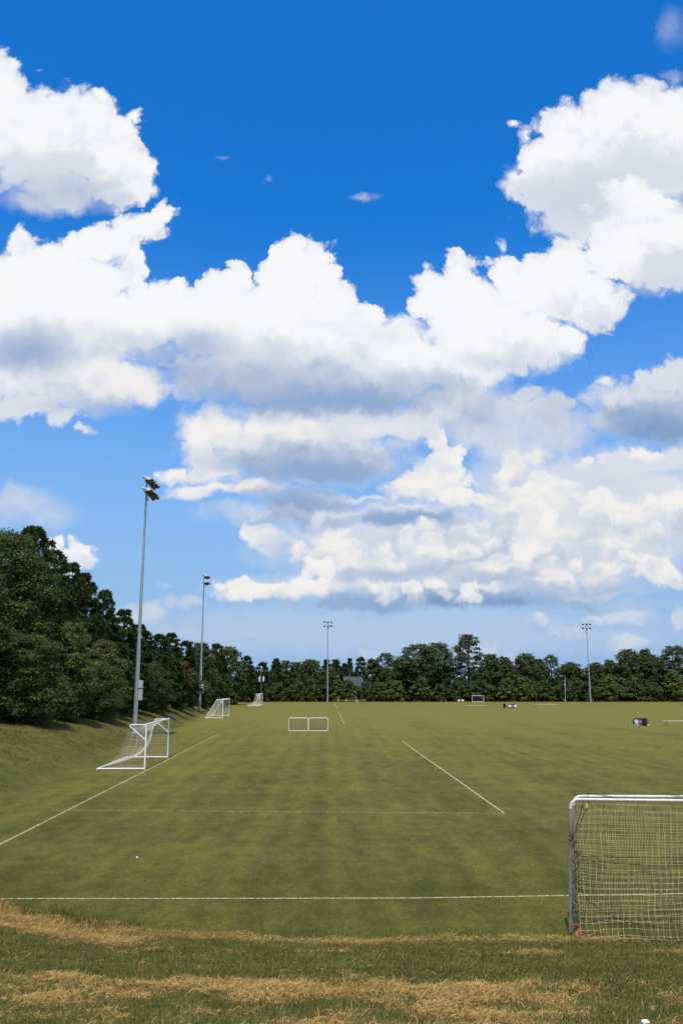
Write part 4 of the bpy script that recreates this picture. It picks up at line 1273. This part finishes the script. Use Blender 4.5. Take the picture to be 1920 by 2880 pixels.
scrap('tiny white scrap lying on the turf at left, inside the faint cross line', (-5.61, 24.12, 0), .028, 3)
scrap('white crumpled scrap on the hay at the bottom right corner', (2.95, 8.85, h1(2.95, 8.85) + .02), .032, 5)

# brush heap by the far edge
bark = simple('bark', (.085, .065, .050), .95, 0, .3, 6, .5)
brush = foliage('brown_brush', (.10, .055, .035), (.24, .14, .09), .1, .9, 0, 1.0)
n = 900
a = NR.uniform(0, 2 * PI, n)
rr = np.sqrt(NR.random(n))
hx, hy = np.cos(a) * rr * .85, np.sin(a) * rr * .5
hz = (1 - rr ** 2) * .55 * NR.random(n)
me = blade_mesh('brush_heap', hx, hy, hz, NR.uniform(.15, .45, n), NR.uniform(.02, .05, n), NR.uniform(.3, 1.0, n))
o = link('brush_heap', me, brush)
o.location = (-1.75, 213.2, -.02)
tag(o, 'low brown brush heap at the far edge, right of the central floodlight pole foot', 'brush heap')
n = 160
pale = foliage('pale_weed', (.20, .18, .09), (.55, .52, .36), .2, .9, 0, 1.0)
me = blade_mesh('dry_weed', NR.normal(0, .10, n), NR.normal(0, .1, n), np.zeros(n), NR.uniform(.3, 1.15, n), NR.uniform(.02, .05, n), NR.uniform(.05, .35, n))
o = link('dry_weed', me, pale)
o.location = (-.85, 213.0, 0)
tag(o, 'pale dry weed standing between the brown brush heap and the long white bench', 'weed')

# ------------------------------------------------------------------ trees
def leaf_quads(cen, nrm, size, aspect, rng):
    """little leaf-cluster faces at cen facing nrm"""
    n = len(cen)
    nrm = nrm / np.maximum(np.linalg.norm(nrm, axis=1, keepdims=True), 1e-6)
    ref = rng.normal(size=(n, 3))
    a = np.cross(nrm, ref)
    a /= np.maximum(np.linalg.norm(a, axis=1, keepdims=True), 1e-6)
    b = np.cross(nrm, a)
    a = a * (size * aspect / 2)[:, None]
    b = b * (size / 2)[:, None]
    v = np.stack([cen - b, cen + a - b * .1, cen + b, cen - a + b * .15], 1).reshape(-1, 3)
    f = np.arange(n)[:, None] * 4 + np.array([[0, 1, 2, 3]])
    return v, f


def broad_crown(H, W, rng, blobs, leaves, size, base=.12, shape='oval', gap=0.0):
    """leafy crown: many leaf clumps round boughs spread through the crown's volume"""
    cs, rs = [], []
    for k in range(blobs):
        q = (k + .5) / blobs
        z = base + (1 - base) * q ** (.85)
        if shape == 'oval':
            R = math.sin(PI * (.10 + .84 * q)) ** .7
        elif shape == 'round':
            R = math.sqrt(max(0.02, 1 - (1.75 * q - .80) ** 2)) if q > .0 else .6
        elif shape == 'spread':
            R = .35 + .65 * smooth01(q * 1.7) if q < .78 else 1.0 - .55 * (q - .78) / .22
        else:
            R = (1 - q) ** .75 * .95 + .08
        a = k * 2.39996 + rng.uniform(-.5, .5)
        rr = R * (rng.uniform(.25, 1.0) ** .55) * W / 2
        br = W * rng.uniform(.085, .17) * (1.0 - .25 * q)
        if gap and rng.random() < gap:
            continue
        cs.append((math.cos(a) * max(rr - br * .5, 0), math.sin(a) * max(rr - br * .5, 0), z * H - br * .7))
        rs.append(br)
    cs, rs = np.array(cs), np.array(rs)
    per = np.maximum((leaves * (rs / rs.mean()) ** 2).astype(int), 10)
    idx = np.repeat(np.arange(len(cs)), per)
    d = rng.normal(size=(len(idx), 3))
    d /= np.linalg.norm(d, axis=1, keepdims=True)
    d[:, 2] = np.where(d[:, 2] < -.35, -d[:, 2], d[:, 2])
    # break each bough into finger-like sprays so the clump is not a ball
    lump = 1 + .24 * np.sin(d[:, 0] * 4 + idx * 1.3) * np.sin(d[:, 1] * 5 + idx * 2.1) + .22 * np.sin(d[:, 2] * 9 + idx)
    r = rs[idx] * (rng.uniform(.55, 1.04, len(idx))) * lump
    cen = cs[idx] + d * r[:, None] * np.array([1.15, 1.15, .8])
    nrm = d + np.array([0, 0, .5]) + rng.normal(size=d.shape) * .55
    return leaf_quads(cen, nrm, size * rng.uniform(.6, 1.3, len(idx)), .75, rng)


def pine_crown(H, W, rng, whorls, leaves, size, base=.1, puff=.55, droop=.25):
    """pine: whorls of boughs, each ending in rounded brushes of needles"""
    cs, rs, ds = [], [], []
    boughs = []
    for k in range(whorls):
        q = (k + rng.uniform(0, .6)) / whorls
        z = H * (base + (1 - base) * q)
        R = W / 2 * ((1 - q) ** .62 * .95 + .05) * rng.uniform(.72, 1.1)
        for j in range(rng.integers(4, 7)):
            a = j * 1.2 + k * 2.4 + rng.uniform(-.4, .4)
            L = R * rng.uniform(.6, 1.08)
            up = -.12 + .75 * q + rng.uniform(-.1, .15)
            dv = np.array([math.cos(a), math.sin(a), up])
            n = max(1, int(L / (puff * .8)))
            boughs.append(((0, 0, z), tuple(np.array([0, 0, z]) + dv * L * .9)))
            for m in range(n):
                t = 1 - m * (.72 / max(n, 1)) * rng.uniform(.8, 1.1)
                side = rng.normal(size=3) * np.array([.28, .28, .16]) * L * .5 * (m > 0)
                cs.append(np.array([0, 0, z]) + dv * L * t + side + np.array([0, 0, droop * math.sin(t * 2.2)]))
                rs.append(puff * rng.uniform(.6, 1.1) * (1 - .35 * q))
                ds.append(dv)
    cs.append(np.array([0, 0, H - .1]))
    rs.append(puff * .5)
    ds.append(np.array([0, 0, 1.0]))
    cs, rs, ds = np.array(cs), np.array(rs), np.array(ds)
    idx = np.repeat(np.arange(len(cs)), leaves)
    d = rng.normal(size=(len(idx), 3))
    d = d / np.linalg.norm(d, axis=1, keepdims=True) + ds[idx] * .35 + np.array([0, 0, .25])
    d /= np.linalg.norm(d, axis=1, keepdims=True)
    r = rs[idx] * rng.uniform(.35, 1.05, len(idx))
    cen = cs[idx] + d * r[:, None]
    # needle sprays point outward: the quad's long axis follows d
    n = len(idx)
    side = np.cross(d, rng.normal(size=(n, 3)))
    side /= np.maximum(np.linalg.norm(side, axis=1, keepdims=True), 1e-6)
    s = size * rng.uniform(.7, 1.3, n)
    a = side * (s * .19)[:, None]
    b = d * (s * .62)[:, None]
    v = np.stack([cen - b, cen + a, cen + b, cen - a], 1).reshape(-1, 3)
    f = np.arange(n)[:, None] * 4 + np.array([[0, 1, 2, 3]])
    return (v, f), boughs


def trunk_mesh(H, r, rng, boughs=(), bend=.25):
    mb = MB()
    pts = [(bend * math.sin(t * 3 + 1) * t, bend * .6 * math.cos(t * 2.3) * t, t * H - .35) for t in [i / 7 for i in range(8)]]
    mb.tube(pts, [r * (1.35 if i == 0 else 1 - .82 * i / 7) for i in range(8)], 8)
    for p, q in boughs:
        p, q = Vector(p), Vector(q)
        mb.tube([p, p.lerp(q, .5) + Vector((0, 0, .05 * (q - p).length)), q], [r * .28, r * .18, r * .07], 5)
    return mb


leaf_pine = foliage('pine_needles', (.024, .042, .013), (.076, .106, .028), .22, .6, .22, .9)
leaf_broad = foliage('broad_leaves', (.030, .050, .013), (.096, .124, .031), .30, .55, .25, .7)
leaf_light = foliage('pale_leaves', (.045, .066, .013), (.165, .180, .048), .32, .6, .25, .7)
leaf_red = foliage('russet_leaves', (.075, .035, .018), (.15, .07, .032), .25, .7, .2, .9)
PROTO = {}


def make_proto(key, kind, H, W, seed, mat, **kw):
    rng = np.random.default_rng(seed)
    if kind == 'pine':
        (v, f), boughs = pine_crown(H, W, rng, **kw)
        boughs = [b for i, b in enumerate(boughs) if i % 3 == 0]
        tm = trunk_mesh(H * .97, .19 * H / 13, rng, boughs)
        nm = 'pine_tree'
    else:
        v, f = broad_crown(H, W, rng, shape=kind, **kw)
        bs = []
        for i in range(7):
            a = i * 2.4
            z0 = H * (.22 + .06 * i)
            bs.append(((0, 0, z0), (math.cos(a) * W * .33, math.sin(a) * W * .33, min(z0 + H * .28, H * .9))))
        tm = trunk_mesh(H * .88, .022 * H + .03, rng, bs)
        nm = 'broadleaf_tree' if H > 5.5 else 'shrub'
    root = bpy.data.objects.new(nm, None)
    root.empty_display_size = .5
    COL.objects.link(root)
    link('crown', raw_mesh('crown', v, f), mat, root)
    tm.build('trunk', bark, root)
    PROTO[key] = [root, H, W, False]


make_proto('P1', 'pine', 14, 8.0, 1, leaf_pine, whorls=25, leaves=80, size=.34, puff=.62, base=.06)
make_proto('P2', 'pine', 14, 7.0, 2, leaf_pine, whorls=22, leaves=80, size=.34, puff=.66, base=.05)
make_proto('P3', 'pine', 14, 6.4, 3, leaf_pine, whorls=24, leaves=72, size=.32, puff=.55, base=.1)
make_proto('B1', 'oval', 14, 9.5, 4, leaf_broad, blobs=170, leaves=380, size=.19, base=.03)
make_proto('B2', 'round', 9, 8.0, 5, leaf_broad, blobs=120, leaves=330, size=.17, base=.02)
make_proto('B3', 'oval', 6.5, 5.0, 6, leaf_light, blobs=85, leaves=280, size=.15, base=.0)
make_proto('F1', 'round', 12, 9.0, 7, leaf_broad, blobs=110, leaves=150, size=.38, base=.03)
make_proto('F2', 'oval', 12, 7.5, 8, leaf_broad, blobs=100, leaves=150, size=.34, base=.03)
make_proto('F3', 'spread', 16, 11.0, 9, leaf_broad, blobs=105, leaves=160, size=.40, base=.10)
make_proto('F4', 'round', 18, 9.0, 10, leaf_broad, blobs=100, leaves=130, size=.38, base=.16, gap=.12)
make_proto('FP', 'pine', 12, 6.5, 11, leaf_pine, whorls=15, leaves=44, size=.55, puff=.75, base=.06)
make_proto('FQ', 'pine', 12, 5.0, 12, leaf_pine, whorls=16, leaves=40, size=.5, puff=.62, base=.2)
make_proto('S1', 'round', 4.5, 5.0, 13, leaf_broad, blobs=55, leaves=120, size=.28, base=.0)
make_proto('S2', 'oval', 5.0, 4.2, 14, leaf_light, blobs=52, leaves=120, size=.26, base=.0)
make_proto('R1', 'oval', 5.2, 2.6, 15, leaf_red, blobs=40, leaves=80, size=.26, base=.1)


def plant(key, x, y, top, width, label, cat='tree', group=None, sink=.15):
    """stand a tree of that kind with its top at height top above the field"""
    root, H, W, used = PROTO[key]
    o = root if not used else copy_thing(root)
    PROTO[key][3] = True
    z = h1(x, y) - sink
    o.location = (x, y, z)
    sz = (top - z) / H
    sx = width / W
    o.scale = (sx, sx * (.92 + .16 * rnd.random()), sz)
    o.rotation_euler = (0, 0, rnd.uniform(0, 2 * PI))
    return tag(o, label, cat, group)


GL = 'trees along the left bank'
LEFT = [
    ('B1', -26.6, 54, 15.2, 9.5, 'tall broadleaf tree cut by the left edge, foremost on the left bank'),
    ('B1', -25.6, 62, 16.2, 9.0, 'tall dark broadleaf tree at the left edge, left of the highest bushy pine'),
    ('P1', -25.2, 66.5, 16.9, 8.2, 'highest bushy pine on the left bank, against the small white cumulus'),
    ('P2', -25.3, 72, 15.9, 6.8, 'dark pine directly under the small white cumulus at left'),
    ('P3', -25.6, 78, 15.4, 6.0, 'narrow pine on the left bank right of the small white cumulus'),
    ('P1', -26.4, 84, 15.4, 7.0, 'tufted pine with a rounded crown halfway down the left slope of treetops'),
    ('P2', -26.4, 92, 14.6, 6.6, 'pine with a pointed tip standing free left of the nearest floodlight pole'),
    ('P3', -26.2, 100, 13.0, 6.6, 'pine just left of the nearest floodlight pole, crown below its neighbour'),
    ('P1', -26.2, 108, 11.9, 7.2, 'pine right behind the nearest floodlight pole'),
    ('FP', -26.0, 118, 11.0, 6.5, 'first pine to the right of the nearest floodlight pole'),
    ('P3', -25.9, 127, 11.8, 6.5, 'spiky-topped pine midway between the two left floodlight poles'),
    ('FP', -25.6, 138, 11.0, 6.6, 'pine just left of the second floodlight pole'),
    ('F2', -25.2, 150, 11.9, 6.5, 'dark tree directly behind the second floodlight pole'),
    ('FP', -25.0, 168, 11.9, 7.0, 'pine right of the second floodlight pole, above the goal with slanted stays'),
    ('F1', -25.3, 186, 12.7, 8.2, 'rounded dark tree where the left tree line drops, right of the second floodlight pole'),
    ('FP', -24.0, 211, 10.8, 7.0, 'small dark pine at the corner where the left and far tree lines meet'),
]
for k, x, y, tp, w, lb in LEFT:
    plant(k, x, y, tp, w, lb, 'tree', GL)
UNDER = [
    ('B2', -22.9, 57.5, 8.2, 7.0, 'leafy understorey tree at the bottom of the left edge, in front of the tallest trees'),
    ('B3', -21.9, 64.5, 9.4, 5.2, 'paler leafy tree with sunlit tips in front of the highest bushy pine'),
    ('B2', -22.2, 71, 6.6, 6.0, 'low dark bush-like tree under the pines, left of the cabinet on the nearest pole'),
    ('B3', -22.3, 75.5, 8.6, 4.8, 'light green young tree with bright tips left of the nearest floodlight pole'),
    ('P2', -22.6, 81, 8.4, 5.6, 'young pine with low boughs right beside the nearest floodlight pole, left side'),
    ('P3', -22.8, 88, 8.0, 5.4, 'young pine behind the grey cabinet of the nearest floodlight pole'),
    ('B2', -23.0, 96, 7.0, 6.2, 'dark low tree just right of the cabinet on the nearest pole'),
    ('FP', -23.2, 105, 7.8, 5.8, 'low dark pine above the nearest left goal, right of its pole'),
    ('FP', -23.5, 114, 7.4, 5.8, 'low dark pine left of the russet shrub'),
    ('R1', -23.4, 121, 7.8, 2.4, 'russet brown shrub among the dark pines left of the second floodlight pole'),
    ('F2', -24.2, 127, 7.0, 5.6, 'low dark tree right of the russet shrub, at the second pole'),
    ('S1', -24.6, 141, 5.2, 5.4, 'dark shrub at the foot of the second floodlight pole, right side'),
    ('F1', -25.8, 158, 7.6, 6.0, 'low dark tree behind the goal with slanted stays'),
    ('S1', -27.0, 176, 6.0, 5.6, 'dark shrub above the goal with slanted stays, to its right'),
    ('F1', -28.4, 196, 8.2, 6.0, 'low dark tree left of the farthest left goal'),
    ('B1', -31.5, 70, 15.0, 9.5, 'tall dark tree in the second rank behind the highest bushy pine'),
    ('P1', -31.5, 86, 14.2, 8.5, 'pine in the second rank left of the free-standing pointed pine'),
    ('F1', -31.0, 103, 12.0, 9.5, 'dark tree in the second rank behind the nearest floodlight pole'),
    ('F1', -31.0, 124, 10.6, 9.5, 'dark tree in the second rank between the two left floodlight poles'),
    ('F1', -31.0, 147, 10.4, 9.5, 'dark tree in the second rank behind the second floodlight pole'),
    ('F1', -31.0, 178, 10.6, 9.5, 'dark tree in the second rank where the left tree line drops'),
]
for k, x, y, tp, w, lb in UNDER:
    plant(k, x + (.9 if x > -29 else 0), y, tp, w, lb, 'shrub' if k in ('S1', 'R1') else 'tree', GL)

GF = 'trees along the far edge'
FAR = [
    ('FP', -21.2, 226, 9.6, 6.0, 'dark pine just behind the twin transformers'),
    ('FQ', -18.2, 233, 10.9, 5.0, 'loose-topped pine first to the right of the twin transformers'),
    ('F4', -15.4, 234, 11.0, 6.0, 'thin-crowned tree with sky gaps, second right of the transformers'),
    ('F2', -12.6, 236, 10.6, 5.2, 'narrow tree left of the broad dark crown beside the central pole'),
    ('F1', -8.3, 229, 11.1, 8.5, 'broad dark crown left of the central floodlight pole'),
    ('F2', -3.6, 224, 8.8, 6.2, 'full dark tree right behind the central floodlight pole'),
    ('FQ', -4.6, 262, 11.4, 5.4, 'distant pine top showing just left of the central floodlight pole'),
    ('FQ', -1.8, 260, 11.4, 6.4, 'distant pine crown just right of the central floodlight pole'),
    ('FQ', 1.0, 258, 10.2, 4.6, 'small distant pine above the grey roof, left of its narrow neighbour'),
    ('FQ', 2.6, 262, 11.8, 3.8, 'narrow pointed pine over the long white bench'),
    ('FP', 5.8, 258, 11.8, 5.6, 'dark pine with sky holes above the right end of the long white bench'),
    ('F2', 9.0, 240, 11.6, 6.0, 'mid-green tree above the tan gable, right of the long white bench'),
    ('F4', 12.4, 236, 13.2, 6.0, 'thin tree with bare limbs against the sky, left of the big round oak'),
    ('F1', 15.8, 228, 11.2, 6.5, 'smaller tree tucked against the left side of the big round oak'),
    ('F3', 21.0, 226, 15.2, 11.5, 'big round dark oak left of the highest far tree'),
    ('F3', 26.3, 229, 15.7, 8.5, 'dark oak crown merging with the big round oak, on its right'),
    ('F4', 34.4, 227, 17.9, 8.8, 'highest far tree, sky gaps in its crown, above the lone small goal'),
    ('F2', 40.6, 228, 12.6, 6.5, 'tree stepping down right of the highest far tree'),
    ('F2', 44.8, 230, 11.9, 6.0, 'tree with two soft tips above the dark bin and red banner'),
    ('F1', 50.2, 228, 12.7, 7.6, 'rounded dark tree left of the thin lamp post'),
    ('F2', 54.4, 232, 11.4, 5.6, 'dark tree left of the spiky crown by the thin lamp post'),
    ('F4', 58.2, 233, 12.6, 4.6, 'spiky thin crown directly above the thin lamp post'),
    ('F1', 62.4, 228, 10.3, 7.4, 'low dark tree between the thin lamp post and the right floodlight pole'),
    ('F1', 68.8, 228, 10.2, 7.0, 'dark tree immediately right of the right floodlight pole'),
    ('F2', 72.6, 227, 11.0, 5.6, 'second tree to the right of the right floodlight pole'),
    ('F1', 77.4, 226, 13.7, 8.0, 'tall full tree between the right floodlight pole and the picture edge'),
    ('F2', 82.2, 227, 13.9, 6.4, 'tall tree with a pointed tip near the right edge'),
    ('F1', 85.8, 231, 12.3, 6.6, 'dark tree in a dip of the skyline near the right edge'),
    ('F3', 90.4, 227, 14.8, 9.0, 'tall dark tree at the right edge of the picture'),
    ('F1', 98.0, 228, 14.6, 9.0, 'dark tree cut off by the right edge of the picture'),
    ('S1', -24.5, 217.5, 3.4, 5.2, 'dark hedge-like shrub left of the twin transformers'),
    ('S1', -17.0, 220, 4.8, 5.6, 'dark shrub right of the farthest left goal'),
    ('S2', -14.2, 222, 3.4, 3.0, 'small yellowish shrub right of the twin transformers'),
    ('S1', -11.6, 221, 5.2, 5.4, 'dark shrub midway between the transformers and the central pole'),
    ('S1', -7.2, 220, 4.4, 5.0, 'dark shrub just left of the central floodlight pole foot'),
    ('S2', -1.0, 221, 5.6, 5.2, 'leafy shrub behind the brown brush heap'),
    ('S1', 1.6, 220.5, 5.6, 5.4, 'leafy shrub behind the left half of the long white bench'),
    ('S1', 6.2, 221, 5.0, 5.0, 'shrub behind the right end of the long white bench'),
    ('S2', 10.0, 221.5, 4.9, 5.2, 'shrub below the tan gable, right of the long white bench'),
    ('S2', 14.6, 222, 5.4, 5.4, 'pale-tipped shrub left of the round light green tree'),
    ('S2', 20.8, 220.5, 6.4, 6.0, 'round light green tree in front of the big round oak'),
    ('S1', 26.0, 223, 4.6, 5.6, 'dark shrub left of the small far banner'),
    ('S1', 30.6, 222, 5.4, 5.6, 'dark shrub behind the small far banner'),
    ('S1', 36.6, 221, 5.8, 6.2, 'dark shrub right behind the lone small goal'),
    ('S2', 43.4, 220.5, 6.0, 5.6, 'light green tree low in front, above the dark bin'),
    ('S2', 48.0, 221, 6.2, 5.2, 'yellow-green tree low in front, left of the thin lamp post'),
    ('S1', 53.2, 222, 5.4, 5.6, 'dark shrub just left of the thin lamp post'),
    ('S1', 58.8, 222, 5.6, 5.6, 'dark shrub between the thin lamp post and the right floodlight pole'),
    ('S1', 64.6, 222, 5.2, 5.4, 'dark shrub just right of the right floodlight pole foot'),
    ('S2', 70.4, 220, 6.4, 6.0, 'rounded light green tree low in front, beside the right floodlight pole'),
    ('S1', 76.4, 222, 5.2, 6.0, 'dark shrub below the tall full tree at right'),
    ('S1', 82.0, 222, 5.0, 5.6, 'dark shrub above the bench cut by the right edge'),
    ('S2', 86.6, 220, 8.2, 6.4, 'light green conical tree in front near the right edge'),
    ('S1', 93.0, 221, 5.4, 6.0, 'dark shrub at the foot of the trees at the right edge'),
    ('F1', 12.5, 246, 9.2, 9.0, 'dark tree filling the second rank left of the big round oak'),
    ('F1', 42.0, 242, 9.6, 10.0, 'dark tree in the second rank above the dark bin'),
    ('F1', 55.0, 243, 9.4, 10.0, 'dark tree in the second rank behind the thin lamp post'),
    ('F1', 66.0, 243, 9.0, 10.0, 'dark tree in the second rank behind the right floodlight pole'),
    ('F1', 80.0, 243, 10.4, 10.0, 'dark tree in the second rank near the right edge'),
    ('F1', -16.5, 246, 8.4, 10.0, 'dark tree in the second rank right of the transformers'),
    ('F1', -25.5, 240, 8.6, 9.0, 'dark tree in the second rank behind the farthest left goal'),
    ('F1', 20.5, 238, 10.2, 9.5, 'dark tree in the second rank behind the big round oak'),
    ('F1', 49.0, 240, 9.6, 9.0, 'dark tree in the second rank left of the thin lamp post'),
    ('F1', 73.0, 240, 9.6, 9.0, 'dark tree in the second rank beyond the light green rounded tree'),
    ('F1', 89.0, 240, 10.4, 9.5, 'dark tree in the second rank behind the light green conical tree'),
    ('F1', 29.5, 240, 9.0, 10.0, 'dark tree in the second rank behind the small far banner'),
]
for k, x, y, tp, w, lb in FAR:
    plant(k, x, y, tp, w * (1.22 if k[0] == 'F' else 1.12), lb, 'shrub' if k in ('S1', 'S2') else 'tree', GF)
for k, (root, H, W, used) in PROTO.items():
    if not used:
        for c in kids(root):
            bpy.data.objects.remove(c)
        bpy.data.objects.remove(root)


# ------------------------------------------------------------------ houses among the far trees
tan_wall = simple('tan_siding', (.46, .33, .20), .8, 0, .1, 3)
pale_wall = simple('cream_siding', (.50, .42, .30), .8, 0, .1, 3)
roof_grey = simple('grey_shingles', (.05, .055, .062), .9, 0, .25, 4, .5)
win_glass = simple('window_glass', (.03, .035, .04), .1)


def house(label, loc, rz, W, D, hw, hr, wall):
    t = thing('house', label, 'house', loc, rz, 'houses among the far trees')
    mb = MB()
    mb.box((0, 0, hw / 2), (W, D, hw))
    mb.slab([(-W / 2, hw), (W / 2, hw), (0, hw + hr)], -D / 2, D / 2)
    mb.build('wall', wall, t, False)
    ov = .45
    k = hr / (W / 2)
    mb = MB()
    for s in (-1, 1):
        mb.slab([(s * (W / 2 + ov), hw - ov * k + .03), (0, hw + hr + .03), (0, hw + hr + .22), (s * (W / 2 + ov), hw - ov * k + .22)], -D / 2 - ov, D / 2 + ov)
    rf = mb.build('roof', roof_grey, t, False)
    MB().box((W * .22, D * .1, hw + hr * .75), (.7, .7, 1.6)).build('chimney', bark, rf)
    for x in (-W * .28, 0, W * .28):
        f = MB().box((x, -D / 2 - .03, hw * .55), (1.2, .06, 1.5)).build('window', white_paint, t, False)
        MB().box((x, -D / 2 - .07, hw * .55), (1.0, .03, 1.3)).build('pane', win_glass, f, False)
    return t


house('tan house with grey roof glimpsed between trees left of the central floodlight pole', (-8.6, 247, -2.2), PI / 2 - .2, 9, 10, 7.0, 2.6, tan_wall)
house('grey-roofed house glimpsed above the shrubs right of the central floodlight pole', (3.4, 248, -2.2), PI / 2 + .1, 6, 5.0, 6.2, 2.3, tan_wall)
house('cream house corner glimpsed right of the long white bench', (12.4, 254, -2.2), .2, 7, 8, 5.6, 2.0, pale_wall)
